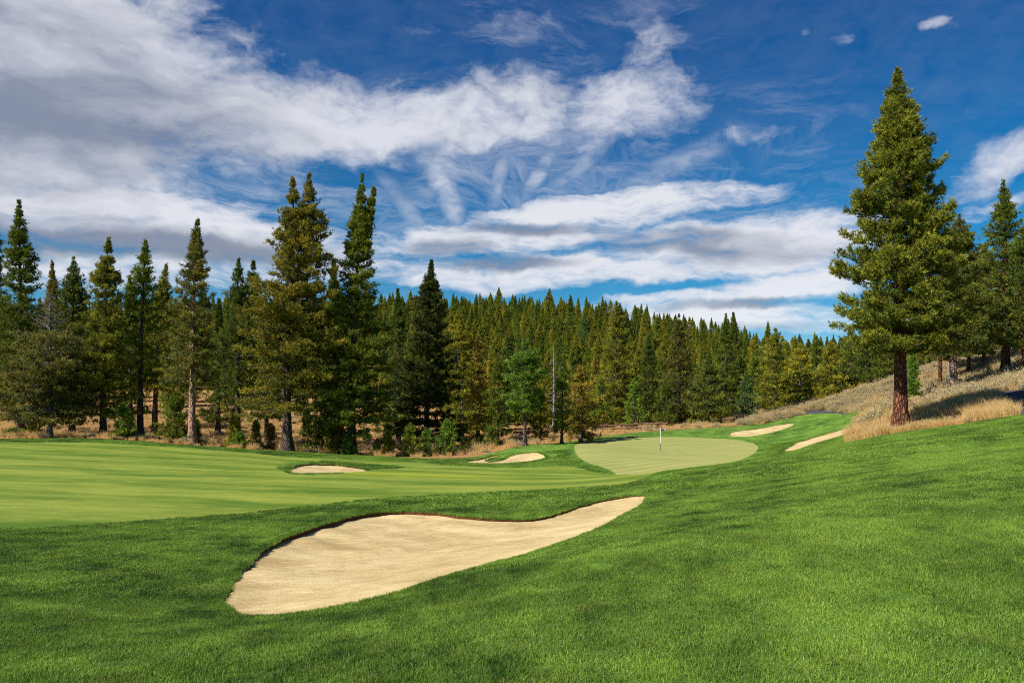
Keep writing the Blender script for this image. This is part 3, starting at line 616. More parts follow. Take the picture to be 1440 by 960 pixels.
def conifer(seed, H, Rc, cb=.2, power=.75, whorl=.50, per=6, dens=1.0, q=1.0, tr=None, bare=0.0, lo=-.15, hi=.55, leaders=None, lean=0.0, lower=1.0, ragged=.25, bulge=0.0):
    """returns arrays for trunk, limbs and needle crown of one conifer. cb: height share where the crown begins, q: coarseness of the needles"""
    r_ = np.random.default_rng(seed); tr = tr or H * .013 + .05
    leaders = leaders or [(0, 0, 1.0, .0)]
    ns = 14; hs = np.linspace(0, 1, ns); wob = np.cumsum(r_.normal(0, .004 * H / ns * 3, (ns, 2)), 0); wob[0] = 0
    def axis(h, li):
        lx, ly, top, split = leaders[li]
        hh = h / H; w = np.stack([np.interp(hh, hs, wob[:, 0]), np.interp(hh, hs, wob[:, 1])], -1)
        f = np.clip((hh - split) / max(.001, .25), 0, 1); f = f * f * (3 - 2 * f)
        return np.stack([w[..., 0] + lx * f + lean * hh * hh, w[..., 1] + ly * f, h], -1)
    TV, TF, off = [], [], 0
    for li, (lx, ly, top, split) in enumerate(leaders):
        h = np.linspace(0 if li == 0 else split * H, H * top, 16); a = axis(h, li)
        fl = 1 + .75 * np.exp(-h / (.035 * H)) if li == 0 else 1
        rad = (tr * (1 - h / (H * top)) ** .8 + .012) * fl * (1 if li == 0 else .8)
        v, f = tube(a, rad, 10); v[:, :2] += r_.normal(0, .03, (len(v), 2)) * tr; TV.append(v); TF.append(f + off); off += len(v)
    # whorls of branches
    C, D, T_, B0, B1, B2, BR = [], [], [], [], [], [], []
    for li, (lx, ly, top, split) in enumerate(leaders):
        start = cb if li == 0 else max(cb, split + .02)
        hs_ = np.arange(start * H, H * top - .15, whorl * (1 if len(leaders) == 1 else 1.15)); hs_ = hs_ + r_.normal(0, whorl * .3, len(hs_)); hs_ = hs_[(r_.random(len(hs_)) > .05) | (hs_ > .6 * H)]; top_ = hs_[hs_ > .72 * H * top]; hs_ = np.r_[hs_, top_ + whorl * .5]; hs_ = hs_[hs_ < H * top - .12]
        hb = np.repeat(hs_, per) + r_.normal(0, whorl * .13, len(hs_) * per); hb = np.clip(hb, start * H * .97, H * top - .1); nb = len(hb)
        t = (hb / H - cb) / (top - cb); t = np.clip(t, 0, 1)
        tw_ = np.interp(power, [.42, .75], [.50, .95]); prof = np.clip((1 - t) / tw_, 0, 1) ** (.82 + .25 * t); prof = prof * np.interp(t, [0, .18, 1], [lower, 1, 1]) + .012
        if len(leaders) > 1: prof = np.where(t > .45, prof * .8, prof)
        az_ = np.arange(nb) * 2.3999 + r_.normal(0, .5, nb)
        lobe = 1 + ragged * np.sin(az_ * 2 + hb * .9 + seed) * .6 + r_.normal(0, ragged, nb); lobe = np.clip(lobe, .35, 1.38)
        Lb = Rc * prof * lobe; Lb = np.maximum(Lb, .14)
        keep = r_.random(nb) > bare * (1 - t) ** 1.3
        el0 = lo + (hi - lo) * t ** 1.4 + r_.normal(0, .12, nb)
        O = axis(hb, li); hd = np.stack([np.cos(az_), np.sin(az_), np.zeros(nb)], -1)
        curve = r_.uniform(.05, .22, nb)
        def bp(i, s): return O[i] + hd[i] * (Lb[i] * s)[:, None] + np.array([0, 0, 1.]) * (Lb[i] * (np.tan(el0[i]) * s + curve[i] * s * s))[:, None]
        al = np.arange(nb); one = np.ones(nb)
        B0.append(O); B1.append(bp(al, one * .5)); B2.append(bp(al, one * .93)); BR.append(.012 + .016 * Lb)
        # puffs of needles along each branch
        cnt = np.maximum(np.where(t > .6, 4, 2), (Lb / .42 * 2.5 * dens / q).astype(int)); cnt[~keep] = (cnt[~keep] * .12).astype(int)
        bi = np.repeat(al, cnt); m = len(bi); s = 1 - .78 * r_.random(m) ** 1.25
        side = np.stack([-np.sin(az_[bi]), np.cos(az_[bi]), np.zeros(m)], -1)
        lat = r_.normal(0, 1, m) * (.30 * Lb[bi] * (1.05 - s) + .10 * np.minimum(1, Lb[bi]))
        c = bp(bi, s) + side * lat[:, None]; c[:, 2] += r_.normal(.03, .07, m) - .08 * np.abs(lat)
        d = hd[bi] * .8 + side * (np.sign(lat) * .5)[:, None] + np.array([0, 0, .75])
        pt = np.clip(r_.normal(.40, .22, m) + .35 * (s - .6) + r_.normal(0, .16, nb)[bi], 0, .92)  # tint rises towards the branch tips, spread wide to paint sunlit flecks
        k2 = max(1, int(round(4 / q)))
        js = np.clip(.25 + (H * top - c[:, 2]) / (.2 * H), .25, 1)[:, None]; C.append(np.repeat(c, k2, 0) + r_.normal(0, .115 * q ** .5, (m * k2, 3)) * np.repeat(js, k2, 0)); D.append(np.repeat(d, k2, 0)); T_.append(np.repeat(pt, k2))
        # leading shoot
        tp = axis(np.linspace(H * top - min(1.6, H * .2), H * top - .05, 26), li); C.append(tp); D.append(np.tile([[0, 0, 1.8]], (26, 1)) + r_.normal(0, .5, (26, 3))); T_.append(np.full(26, .5))
    C = np.concatenate(C); D = np.concatenate(D); T_ = np.concatenate(T_)
    dn = r_.random(len(T_)) < .02; T_[dn] = 1.0
    kk = 8 if q < 1.3 else 6
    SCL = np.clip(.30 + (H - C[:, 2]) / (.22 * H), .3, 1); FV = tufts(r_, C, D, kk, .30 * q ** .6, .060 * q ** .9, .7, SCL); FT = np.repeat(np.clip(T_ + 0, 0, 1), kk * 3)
    LV, LF = tubes4(np.concatenate(B0), np.concatenate(B1), np.concatenate(B2), np.concatenate(BR), np.full(sum(map(len, BR)), .008))
    return (np.concatenate(TV), np.concatenate(TF)), (LV, LF), (FV, FT)
OLIVE = (.128, .136, .022); DARK = (.060, .086, .018); MID = (.080, .112, .019); BRIGHT = (.076, .132, .026); GREY = (.120, .116, .045); BROWN = (.140, .118, .030); BLUE = (.055, .100, .045)
def rise(px, top, d):
    x, y = at(px, d); z = gz(x, y); return x, y, z, EYE + (HZ - top) / F * d - z
def add_tree(name, px, top, d, spread, label, cat, group, col=MID, bark='bark', seed=0, trunk_px=None, barkc=(1, 1, 1), **kw):
    """spread: half width of the crown in photo pixels"""
    px_b = trunk_px if trunk_px is not None else px
    x, y, z, H = rise(px_b, top, d); H = max(H, .8)
    kw.setdefault('lean', (px - px_b) / F * d)
    (tv, tf), (lv, lf), (fv, ft) = conifer(seed + int(px * 7) % 997, H, spread * .84 / F * d, **kw)
    o = bpy.data.objects.new(name, None); COL.objects.link(o); o.location = (x, y, z - .12); o.empty_display_size = .5
    tag(o, label, cat, group)
    link('trunk', mesh_np('trunk', np.r_[tv, lv], np.r_[tf, lf + len(tv)], M[bark], smooth=True), parent=o, color=barkc)
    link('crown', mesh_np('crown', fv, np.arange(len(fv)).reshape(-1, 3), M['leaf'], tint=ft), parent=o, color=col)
    return o
GL, GM_, GR_, GS_ = 'tall pines along the left of the fairway', 'trees behind the green', 'pines on the right slope', 'young conifers at the edge of the turf'
def tree(px, top, d, spread, label, **kw):
    add_tree('pine_tree', px, top, d, spread, label, 'pine tree', kw.pop('group', GL), **kw)
# --- the great pine at the right
tree(1262, 94, 54, 79, 'huge pine with thick red plated trunk standing alone on the right', group=GR_, trunk_px=1267, bark='redbark', col=(.084, .104, .021), cb=.235, power=.54, whorl=.37, per=8, dens=1.45, q=.92,
     tr=.43, lo=-.02, hi=.65, ragged=.17, seed=3, lower=1.35)
tree(1350, 300, 84, 60, 'broad olive pine tucked close behind the right side of the huge pine', group=GR_, trunk_px=1341, col=(.085, .098, .024), bark='palebark', cb=.22, power=.5, q=1.0, dens=1.25, per=7, seed=5, tr=.36)
tree(1411, 252, 92, 52, 'dark pointed pine near the right edge of the picture', group=GR_, trunk_px=1414, col=DARK, bark='redbark', cb=.18, power=.62, q=1.2, per=6, seed=8, tr=.5)
tree(1446, 296, 84, 42, 'dark pine cut off by the right edge of the picture', group=GR_, trunk_px=1440, col=DARK, cb=.2, power=.6, q=1.3, seed=9, bark='redbark')
for i, (px, top, d, sp, c, bk, cb, lab) in enumerate([
    (1322, 380, 100, 46, OLIVE, 'redbark', .30, 'pine with a slim trunk just right of the huge red trunk'), (1334, 420, 108, 22, MID, 'palebark', .35, 'small pine with a pale thin trunk behind the slim one on the right slope'),
    (1362, 375, 104, 36, DARK, 'redbark', .28, 'pine with a short dark trunk next to the pale trunks on the right slope'), (1384, 345, 106, 56, OLIVE, 'redbark', .25, 'olive pine with reddish trunk between two dark pines on the right'),
    (1430, 335, 112, 42, MID, 'redbark', .2, 'pine with dark trunk at the top of the slope by the right edge'), (1222, 450, 135, 30, DARK, 'bark', .18, 'dark pine showing left of the huge trunk under its lowest limbs'),
    (1196, 462, 140, 30, DARK, 'bark', .12, 'shaded pine below the left limbs of the huge pine'), (1168, 478, 135, 26, OLIVE, 'bark', .05, 'olive conifer at the foot of the slope left of the huge pine'),
    (1250, 470, 132, 28, DARK, 'bark', .1, 'dark conifer directly behind the huge red trunk'), (1295, 455, 128, 30, DARK, 'bark', .12, 'dark conifer filling the gap right of the huge red trunk')]):
    tree(px, top, d, sp, lab, group=GR_, col=c, bark=bk, cb=cb, power=.6, q=1.5, seed=20 + i, per=6)
# --- the row of pines on the left
tree(-8, 298, 96, 40, 'dark pine cut off by the left edge of the picture', col=DARK, cb=.08, q=1.3, per=6, seed=1)
tree(27, 279, 86, 52, 'tall dark conical pine nearest the left edge with a sharp top', col=(.06, .086, .018), cb=.14, power=.72, q=1.15, per=6, dens=1.2, seed=2, trunk_px=30)
tree(74, 366, 108, 26, 'slim grey green pine right of the tall dark left pine', col=GREY, cb=.1, q=1.4, seed=31)
tree(105, 359, 96, 40, 'dark pine with broad shaded crown between the dead topped tree and the full olive pine', col=DARK, cb=.12, power=.5, q=1.3, per=6, dens=1.2, seed=4, trunk_px=101)
tree(153, 332, 82, 42, 'full olive pine with dense tiers, fourth tall tree from the left', col=(.115, .125, .022), cb=.14, power=.6, q=1.1, per=6, dens=1.25, seed=6, trunk_px=145, ragged=.3)
tree(207, 334, 85, 30, 'narrow pine with a long bare dark trunk', col=MID, cb=.30, power=.5, q=1.15, per=5, dens=1.0, seed=7, trunk_px=197, bare=.12)
tree(234, 369, 100, 28, 'narrow pine with several bare stems beside it', col=OLIVE, cb=.25, power=.55, q=1.3, seed=10, trunk_px=217)
tree(183, 385, 112, 30, 'dark pine behind the narrow long trunked one', col=DARK, cb=.1, q=1.5, seed=11)
tree(279, 303, 79, 36, 'airy grey green pine with a bright pinkish bare trunk', col=(.10, .105, .035), bark='palebark', cb=.27, power=.62, q=1.0, per=6, dens=1.1, seed=12, trunk_px=270, bare=.12, ragged=.3, barkc=(1.2, 1.1, 1.0))
tree(306, 418, 110, 28, 'low dark pine behind the airy pine', col=DARK, cb=.1, q=1.5, seed=13)
tree(340, 361, 98, 36, 'dark pine standing left of the twin topped pine', col=DARK, cb=.22, power=.45, q=1.3, per=6, seed=14, trunk_px=334, leaders=[(-.3, 0, 1, .5), (1.5, 0, .99, .5)])
tree(404, 240, 78, 74, 'great twin topped olive pine with dead lower limbs on a grey trunk', col=(.125, .118, .026), cb=.16, power=.56, q=1.0, per=6, dens=1.2, seed=15, trunk_px=404, lean=0, leaders=[(.6, 0, .985, .42), (2.1, .3, 1.0, .42)], bare=.25, tr=.44, ragged=.3)
tree(470, 362, 96, 30, 'dark pine filling the gap between the two tallest left pines', col=DARK, cb=.1, q=1.4, seed=16)
tree(375, 425, 96, 30, 'low dark pine half hidden behind the twin topped pine', col=DARK, cb=.15, q=1.5, seed=17)
tree(508, 243, 80, 62, 'very tall dense dark green pine with a small second tip', col=(.080, .105, .022), cb=.09, power=.66, q=1.0, per=7, dens=1.35, seed=18, trunk_px=494, leaders=[(0, 0, 1, .7), (1.25, 0, .955, .7)], ragged=.25, tr=.42)
tree(560, 405, 104, 34, 'dark pine right behind the very tall dense pine', col=DARK, cb=.08, q=1.4, seed=19)
tree(606, 363, 90, 56, 'dark shaded pine with sharp tip, last tall one before the hill', col=(.030, .044, .015), cb=.12, power=.72, q=1.1, per=7, dens=1.3, seed=21, trunk_px=600)  # shadow of the taller pine on its left put into the needle colour
tree(645, 432, 112, 38, 'sunlit olive pine touching the right side of the last tall dark pine', col=OLIVE, cb=.08, power=.55, q=1.3, per=6, seed=22)
# dead topped tree with pale bare twigs over a low grey green skirt
x, y, z, H = rise(70, 408, 79)
(tv, tf), (lv, lf), (fv, ft) = conifer(91, H, 48 / F * 79, cb=.10, power=.45, q=1.1, per=7, dens=1.5, whorl=.42, ragged=.3, bare=0)
hh = fv.reshape(-1, 3, 3)[:, 0, 2] / H
kp = (hh < .56) | ((hh < .72) & (rng.random(len(hh)) < .4))
o = bpy.data.objects.new('dead_topped_pine', None); COL.objects.link(o); o.location = (x, y, z - .1); tag(o, 'dying pine with bare pale top branches and grey green foliage only below', 'pine tree', GL)
link('trunk', mesh_np('trunk', np.r_[tv, lv], np.r_[tf, lf + len(tv)], M['dead'], smooth=True), parent=o, color=(1, 1, 1))
fv2 = fv.reshape(-1, 9)[kp].reshape(-1, 3); link('crown', mesh_np('crown', fv2, np.arange(len(fv2)).reshape(-1, 3), M['leaf'], tint=ft.reshape(-1, 3)[kp].ravel()), parent=o, color=GREY)
# bare snag among the hill trees
def snag(px, top, d, label, tr=.16, seed=0):
    x, y, z, H = rise(px, top, d)
    (tv, tf), (lv, lf), _ = conifer(seed, H, 2.0, cb=.25, q=3, per=4, whorl=.55, tr=tr, lo=-.25, hi=.4)
    o = bpy.data.objects.new('dead_snag', None); COL.objects.link(o); o.location = (x, y, z - .1); tag(o, label, 'dead tree')
    link('trunk', mesh_np('trunk', np.r_[tv, lv], np.r_[tf, lf + len(tv)], M['dead'], smooth=True), parent=o, color=(1.5, 1.4, 1.3))
snag(779, 484, 122, 'bare pale dead trunk with short grey twigs in the middle of the wood', .26, 5)
# --- middle trees
for i, (px, top, d, sp, c, cb, pw, lab, ex) in enumerate([
    (672, 468, 112, 30, BROWN, .1, .6, 'brownish pine right of the sunlit olive pine', {}),
    (738, 476, 82, 29, BRIGHT, .34, .42, 'bright green round crowned pine on a straight slim bare trunk', dict(lower=.9, dens=1.3, q=1.0)),
    (700, 500, 100, 22, MID, .12, .6, 'medium green pine just left of the bright green pine', {}),
    (790, 515, 84, 15, MID, .15, .6, 'thin dark stemmed young pine between the bright pine and the brown one', {}),
    (817, 512, 88, 30, BROWN, .08, .45, 'bushy brown olive pine close behind the left end of the green', dict(dens=1.2, ragged=.35)),
    (760, 545, 92, 14, OLIVE, .1, .6, 'small olive conifer right of the bright green pine trunk', {}),
    (867, 421, 142, 38, OLIVE, .06, .6, 'large olive conifer rising above its neighbours behind the green', dict(dens=1.2)),
    (912, 470, 140, 26, DARK, .05, .6, 'dark conifer behind the flag', {}), (955, 441, 130, 34, (.07, .075, .024), .06, .62, 'tall brown green conifer just right of the flag', {}),
    (892, 530, 128, 17, BRIGHT, .05, .6, 'small bright green conifer behind the flag', {}), (936, 530, 126, 20, DARK, .05, .6, 'low dark bushy conifer beside the flag', {}),
    (996, 500, 122, 34, (.060, .085, .024), .03, .5, 'wide fluffy green conifer standing at the back edge of the turf', dict(dens=1.3)),
    (1021, 440, 145, 22, DARK, .05, .6, 'slender dark conifer, left one of a close pair over the slim rear bunker', {}), (1031, 437, 150, 24, DARK, .05, .6, 'slender dark conifer, right one of a close pair over the slim rear bunker', {}),
    (1050, 527, 128, 18, BLUE, .03, .6, 'small pale blue green conifer above the slim rear bunker', {}), (1090, 460, 132, 32, OLIVE, .14, .5, 'olive pine with a visible brown trunk at the foot of the dry slope', {}),
    (1064, 490, 140, 24, MID, .05, .6, 'mid green conifer left of the pine with a brown trunk', {}), (1125, 480, 138, 28, OLIVE, .06, .55, 'olive conifer right of the pine with a brown trunk', {}), (1148, 470, 145, 24, MID, .06, .6, 'mid green conifer at the low end of the dry slope', {}),
    (650, 500, 100, 24, OLIVE, .1, .6, 'olive young pine in front of the brownish pine', {}), (978, 540, 132, 18, OLIVE, .05, .6, 'small olive conifer left of the wide fluffy one', {}),
    (846, 530, 118, 20, MID, .05, .6, 'mid green young conifer left of the large olive conifer', {})]):
    tree(px, top, d, sp, lab, group=GM_, col=c, cb=cb, power=pw, seed=40 + i, per=6, **{'q': 1.4, **ex})
# --- young conifers at the turf edge
for i, (px, top, d, sp, c, lab) in enumerate([
    (173, 566, 79, 17, BRIGHT, 'round bright green young conifer at the left edge of the woods'), (248, 550, 80, 27, MID, 'wide bushy young pine in front of the pinkish trunk'), (276, 588, 80, 8, MID, 'tiny conifer right of the pinkish trunk'),
    (329, 583, 80, 12, OLIVE, 'young pine left half of a small pair at the turf edge'), (336, 606, 79, 12, BRIGHT, 'low bright green conifer right half of a small pair'), (360, 590, 82, 9, OLIVE, 'thin olive sapling left of the twin topped pine trunk'),
    (381, 594, 84, 8, BROWN, 'thin brown green sapling near the twin topped pine trunk'), (432, 575, 82, 12, MID, 'slim young pine just right of the great grey trunk'), (449, 590, 83, 9, MID, 'thin young pine, second right of the great grey trunk'),
    (466, 580, 82, 10, OLIVE, 'thin young pine, third right of the great grey trunk'), (478, 596, 81, 9, OLIVE, 'thin low sapling left of the yellow green young pine'), (491, 608, 79, 12, BRIGHT, 'yellow green young pine below the very tall dense pine'),
    (530, 622, 79, 9, BRIGHT, 'very small bright conifer near the small bunker'), (546, 606, 79, 12, OLIVE, 'yellowish young pine left of the three green ones'), (577, 594, 79, 16, MID, 'young green pine, left one of three below the dark pine'),
    (600, 602, 79, 13, BRIGHT, 'narrow young green pine, middle one of three below the dark pine'), (628, 588, 79, 17, BRIGHT, 'tallest bright young pine, right one of three below the dark pine'), (655, 614, 84, 11, DARK, 'dark low conifer left of the forked bunker'),
    (676, 612, 86, 12, DARK, 'dark bushy low conifer behind the forked bunker'), (692, 598, 84, 12, MID, 'young green conifer behind the forked bunker'), (20, 600, 84, 18, MID, 'low bushy conifer under the tall dark left pine'),
    (45, 592, 88, 14, OLIVE, 'olive bushy young conifer below the dying pine')]):
    add_tree('young_conifer', px, top, d, sp, lab, 'young conifer', GS_, col=c, seed=80 + i, cb=.06, power=.7, whorl=.24, q=1.0, dens=.8, per=5, tr=.05, lo=.1, hi=.9)
add_tree('young_conifer', 1284, 497, 80, 14, 'small bright green pine right of the huge red trunk', 'young conifer', GR_, col=BRIGHT, seed=120, cb=.08, q=1.0, whorl=.3, tr=.07)

# --- the wooded hill: individuals that show largest, the rest as one mass
fm = []
for i in range(8):
    Hh = 1.0 * (17 + (i % 4)); (tv, tf), (lv, lf), (fv, ft) = conifer(300 + i, Hh, (2.2, 2.7, 3.1, 2.4)[i % 4], cb=.06 + .03 * (i % 3), power=(.62, .75, .55, .68)[i % 4], whorl=.44, per=6, dens=1.15, q=1.95, ragged=.2)
    V = np.r_[tv, fv]; tn = np.r_[np.full(len(tv), .98), ft]
    fm.append(mesh_np('far_conifer', V, [tf, np.arange(len(fv)).reshape(-1, 3) + len(tv)], [M['bark'], M['leaf']], tint=tn, mi=np.r_[np.zeros(len(tf)), np.ones(len(fv) // 3)]))
sp_ = 4.4; gxx, gyy = np.meshgrid(np.arange(-330, 290, sp_), np.arange(104, 430, sp_))
hx = (gxx + rng.uniform(-.45, .45, gxx.shape) * sp_).ravel(); hy = (gyy + rng.uniform(-.45, .45, gyy.shape) * sp_).ravel()
ppx = 720 + F * hx / hy
mn = np.interp(ppx, [-900, 0, 200, 400, 620, 700, 800, 950, 1020, 1100, 1250, 1440, 2400], [112, 118, 135, 128, 122, 142, 148, 142, 142, 150, 150, 118, 110])
thin = rng.random(len(hx)) < np.where((ppx < 620) & (hy < 190), .10, np.where(hy < 160, .72, .93))
k = (hy > mn) & thin & (np.abs(hx) < .95 * hy + 30); hx, hy, ppx = hx[k], hy[k], ppx[k]
hz_ = ground(hx, hy); pi_ = rng.integers(0, 8, len(hx)); hs = rng.uniform(.60, 1.08, len(hx)) * np.where(rng.random(len(hx)) < .08, 1.22, 1); hs = np.where(hy < 165, hs * .8, hs); hs = hs * np.interp(hy, [150, 320], [.92, .64]) * np.interp(ppx, [850, 1080, 1200, 1500], [1, .74, .74, 1.0])
Ht = np.array([17, 18, 19, 20] * 2)[pi_] * hs
order = np.argsort(hy); cov = np.full(1600, 2000.0); vis = np.zeros(len(hx), bool)
for i in order:
    tipr = HZ - F * (hz_[i] + Ht[i] - EYE) / hy[i]; c = ppx[i] + 80
    if 75 < c < 1525:
        ci = int(c); vis[i] = tipr < cov[ci] - 4 and (tipr < 560) and not (480 > c - 80 > 370 and hy[i] > 200)
        hwid = int(max(1, 2.0 * hs[i] * F / hy[i])); base = HZ - F * (hz_[i] - EYE) / hy[i]
        for j in range(max(0, ci - hwid), min(1599, ci + hwid)):
            rr = tipr + (base - tipr) * abs(j - ci) / hwid * .8; cov[j] = min(cov[j], rr + 6)
vi = np.where(vis)[0]; vi = vi[np.argsort(-(Ht[vi] / hy[vi]))][:215]
cols_ = [OLIVE, MID, DARK, MID, BROWN, OLIVE, (.06, .095, .026), BLUE]
ci_ = rng.choice(8, len(hx), p=[.2, .22, .12, .16, .07, .1, .09, .04])
names_ = ['olive green', 'mid green', 'dark green', 'mid green', 'brownish', 'olive green', 'fresh green', 'blue green']
for i in vi:
    tipr = HZ - F * (hz_[i] + Ht[i] - EYE) / hy[i]
    where = 'low on the hill' if tipr > 495 else 'halfway up the hill' if tipr > 450 else 'near the skyline'
    marks = [(55, 'behind the tall dark left pine'), (130, 'beside the dead topped pine'), (180, 'behind the full olive pine'), (245, 'behind the narrow long trunked pines'), (300, 'behind the airy pink trunked pine'), (360, 'left of the twin topped pine'), (430, 'behind the twin topped pine'), (500, 'between the two tallest left pines'), (575, 'right of the very tall dense pine'), (655, 'behind the last tall dark pine'), (735, 'above the forked bunker'), (800, 'above the dead snag'), (870, 'above the left end of the green'),
             (905, 'just left above the flag'), (950, 'straight above the flag'), (1010, 'above the right of the green'), (1060, 'above the slim rear bunker'), (1120, 'above the low end of the dry slope'), (1190, 'left of the huge pine'), (9999, 'behind the huge pine')]
    side = next(m_ for lim, m_ in marks if ppx[i] < lim); size = 'tall' if hs[i] > .78 else 'short' if hs[i] < .56 else 'medium'
    o = link('hill_conifer', fm[pi_[i]], (hx[i], hy[i], hz_[i] - .1), rot=(0, 0, rng.random() * 6.28), color=cols_[ci_[i]]); o.scale = (hs[i] * rng.uniform(.85, 1.15),) * 2 + (hs[i],)
    tag(o, f'{size} {names_[ci_[i]]} conifer {where}, {side}', 'conifer', f'{size} {names_[ci_[i]]} conifers {where}, {side}')
rest = np.setdiff1d(np.arange(len(hx)), vi)
for nm, sel, col in (('green', np.isin(ci_[rest], [1, 3, 6]), MID), ('olive', np.isin(ci_[rest], [0, 5, 4]), OLIVE), ('dark', np.isin(ci_[rest], [2, 7]), DARK)):
    q = rest[sel]; pc = protos('far_wood_' + nm, fm)
    for ob in pc.objects: ob.color = (*col, 1)
    scatter('far_forest', pc, np.c_[hx[q], hy[q], hz_[q] - .1], np.repeat(hs[q][:, None], 3, 1), np.c_[np.zeros(len(q)), np.zeros(len(q)), rng.random(len(q)) * 6.28], pi_[q], f'far wood of packed {nm} conifers covering the hill to the skyline', 'forest', col)
print('hill trees', len(hx), 'visible', vis.sum(), 'individual', len(vi))

# ------------------------------------------------------------------ small things
def box(x0, x1, y0, y1, z0, z1):
    V = np.array([(x, y, z) for z in (z0, z1) for x, y in ((x0, y0), (x1, y0), (x1, y1), (x0, y1))], float)
    return V, np.array([(0, 3, 2, 1), (4, 5, 6, 7), (0, 1, 5, 4), (1, 2, 6, 5), (2, 3, 7, 6), (3, 0, 4, 7)])
def join(parts):
    V, Fq, o = [], [], 0
    for v, f in parts: V.append(v); Fq.append(f + o); o += len(v)
    return np.concatenate(V), np.concatenate(Fq)
# flagstick: white above, dark and striped below, a small blue and white flag
x, y = hit(929, 634); z = gz(x, y)
fs = bpy.data.objects.new('golf_flag', None); COL.objects.link(fs); fs.location = (x, y, z); tag(fs, 'thin white flagstick with a small dark blue and white flag on the green', 'golf flag')
v, f = tube([(0, 0, .75), (0, 0, 1.4), (0, 0, 2.2)], [.020, .019, .018], 10); link('pole', mesh_np('pole', v, f, M['white'], smooth=True), parent=fs)
v, f = tube([(0, 0, -.1), (0, 0, .3), (0, 0, .75)], [.024, .026, .026], 10); link('lower_pole', mesh_np('lower_pole', v, f, M['black'], smooth=True), parent=fs)
u = np.linspace(0, 1, 13); FV = []
for s in (-.004, .004):
    for zz in (1.93, 2.15): FV.append(np.c_[.03 + u * .36, .05 * np.sin(u * 7) * u + s, zz - .04 * u + .01 * np.sin(u * 9)])
FV = np.concatenate(FV); k = np.arange(12); q4 = lambda a, b, c, d: np.c_[a, b, c, d]
ff = np.concatenate([q4(k, k + 1, k + 14, k + 13), q4(k + 27, k + 26, k + 39, k + 40)[:, [0, 1, 2, 3]], q4(k, k + 26, k + 27, k + 1), q4(k + 13, k + 14, k + 40, k + 39), [[0, 13, 39, 26], [12, 38, 51, 25]]])
fl = link('flag', mesh_np('flag', FV, ff, [M['flag'], M['white']], mi=np.array([1 if (i < 48 and (i % 12) > 8) else 0 for i in range(len(ff))])), parent=fs)
v, f = tube([(0, 0, -.12), (0, 0, .012)], [.054, .054], 20); link('cup', mesh_np('cup', v, f, M['white']), parent=fs)
# timber rail fence along the track behind the green
def rail_fence(p0, p1, n, label, h=.95):
    p0, p1 = np.array(p0), np.array(p1); z0, z1 = gz(*p0), gz(*p1)
    root = bpy.data.objects.new('rail_fence', None); COL.objects.link(root); root.location = (*p0, z0); tag(root, label, 'fence', 'low log fences behind the green')
    g = [p0 + (p1 - p0) * i / n for i in range(n + 1)]; zz = [gz(*q) for q in g]; r_ = random.Random(int(p0[0] * 10))
    L = [np.array([q[0] - p0[0], q[1] - p0[1], a - z0]) for q, a in zip(g, zz)]
    for q in L:
        v, f = tube([q + [0, 0, -.2], q + [0, 0, h * .5], q + [0, 0, h + .12]], [.14, .13, .12], 9); c = len(v) - 9
        link('post', mesh_np('post', v, f, M['log'], smooth=True), parent=root, color=(1, 1, 1))
    for a, b in zip(L[:-1], L[1:]):
        for hh, rr in ((h * .92, .11), (h * .42, .12)):
            t = np.linspace(-.03, 1.03, 5)[:, None]; pth = a + (b - a) * t + np.array([0, -.13, hh + r_.uniform(-.04, .04)]); pth[2, 2] -= .03
            v, f = tube(pth, [rr * r_.uniform(.85, 1.1) for _ in range(5)], 9); link('rail', mesh_np('rail', v, f, M['log'], smooth=True), parent=root)
rail_fence(at(706, 114), at(800, 116), 5, 'low reddish log fence behind the bright green pine trunk')
rail_fence(at(832, 112), at(938, 112), 5, 'low reddish log fence just beyond the back of the putting green')
def rock(px, d, s, seed, label):
    r_ = np.random.default_rng(seed); n = 14; m = 9; V = []
    for i in range(m):
        e = -math.pi / 2 + math.pi * i / (m - 1)
        for j in range(n):
            a = 2 * math.pi * j / n; k = 1 + .18 * math.sin(3 * a + seed + e) + .12 * math.sin(5 * e + a * 2 + seed) + r_.normal(0, .03)
            V.append((s * k * math.cos(e) * math.cos(a), s * .8 * k * math.cos(e) * math.sin(a), s * .62 * k * math.sin(e) + s * .3))
    i = (np.arange(m - 1) * n)[:, None]; j = np.arange(n)[None]; j2 = (j + 1) % n
    f = np.stack([i + j, i + j2, i + n + j2, i + n + j], -1).reshape(-1, 4); x, y = at(px, d)
    tag(link('boulder', mesh_np('boulder', np.array(V), f, M['rock']), (x, y, gz(x, y))), label, 'boulder')
rock(187, 80, .6, 1, 'pale boulder right of the round bright young conifer'); rock(76, 82, .35, 2, 'small grey boulder in the shade of the left pines')
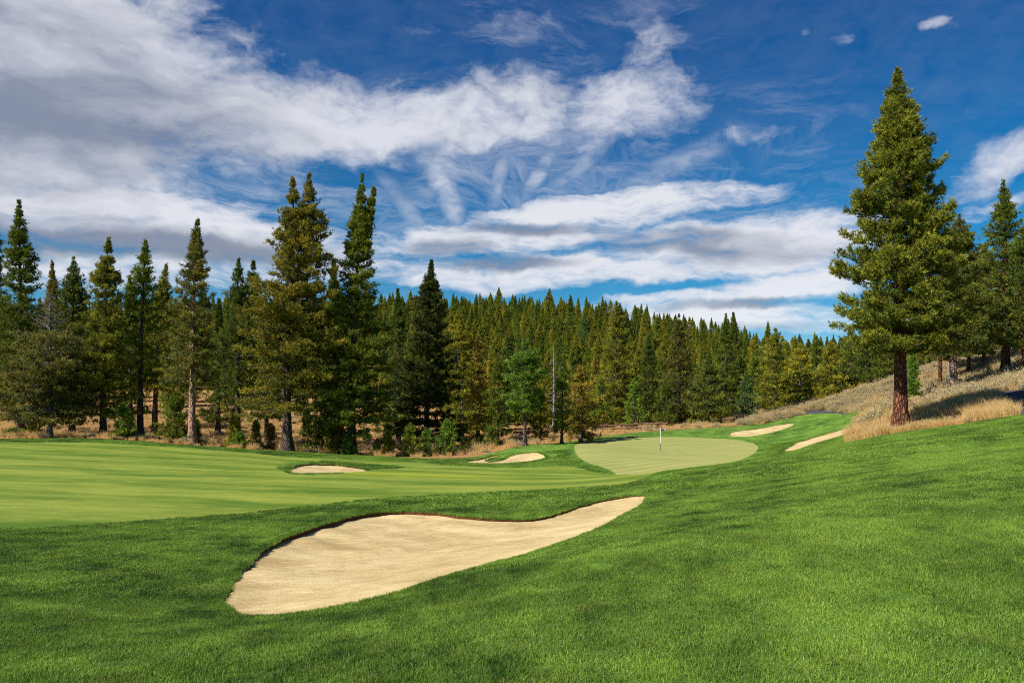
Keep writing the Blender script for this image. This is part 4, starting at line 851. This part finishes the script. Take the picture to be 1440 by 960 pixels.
def fallen_log(px, d, ln, ang, label):
    x, y = at(px, d); p = np.array([(t * ln * math.cos(ang), t * ln * math.sin(ang), .16 + .03 * math.sin(t * 9)) for t in np.linspace(-.5, .5, 8)])
    p[:, 2] += ground(p[:, 0] + x, p[:, 1] + y) - gz(x, y)
    v, f = tube(p, np.linspace(.2, .12, 8), 10); c = np.array([[9, 8, 7, 6, 5, 4, 3, 2, 1, 0], list(range(70, 80))])
    tag(link('fallen_log', mesh_np('fallen_log', v, [f, c], M['log'], smooth=False), (x, y, gz(x, y))), label, 'log')
def shrub(px, d, s, seed, mat, label):
    x, y = at(px, d); o = link('shrub', bush(seed, .62, .6, 420, 6, .15, .035, M[mat]), (x, y, gz(x, y) - .03), rot=(0, 0, seed)); o.scale = (s, s, s * .95); tag(o, label, 'shrub')
for px, d, ln, an, lab in ((110, 90, 4.5, .3, 'long fallen log among the straw under the olive pine'), (300, 88, 3.5, -.4, 'fallen log in the sunny straw right of the pinkish trunk'), (560, 92, 5, .15, 'fallen log lying in the gap left of the last tall dark pine'), (720, 96, 4, .1, 'fallen log in the dry grass left of the bright green pine trunk')): fallen_log(px, d, ln, an, lab)
rock(352, 84, .45, 3, 'grey boulder left of the great twin topped pine'); rock(670, 88, .4, 4, 'grey boulder in the dry grass behind the forked bunker'); rock(1228, 57, .28, 5, 'small pale rock in the dry grass left of the huge trunk')
M['leafy'] = mat_plant('leafy_shrub', (.06, .12, .02), (.18, .28, .05), (.12, .20, .04))
shrub(1319, 52.5, .95, 3, 'leafy', 'small bright green shrub in the dry grass right of the huge trunk'); shrub(1300, 50.8, .9, 4, 'sage', 'grey twiggy shrub between the huge trunk and the bright green shrub')
shrub(1240, 52.2, .9, 5, 'sage', 'grey twiggy shrub just left of the huge trunk'); shrub(1215, 53.5, .75, 6, 'scrub', 'olive shrub at the left end of the dry grass under the huge pine')
shrub(1196, 63.5, .7, 7, 'leafy', 'low green weed at the upper tip of the tapering bunker'); shrub(1282, 50.6, .75, 8, 'sage', 'low grey shrub hard against the foot of the huge trunk')
fallen_log(176, 78.5, 2.4, .1, 'short fallen log below the round bright young conifer')
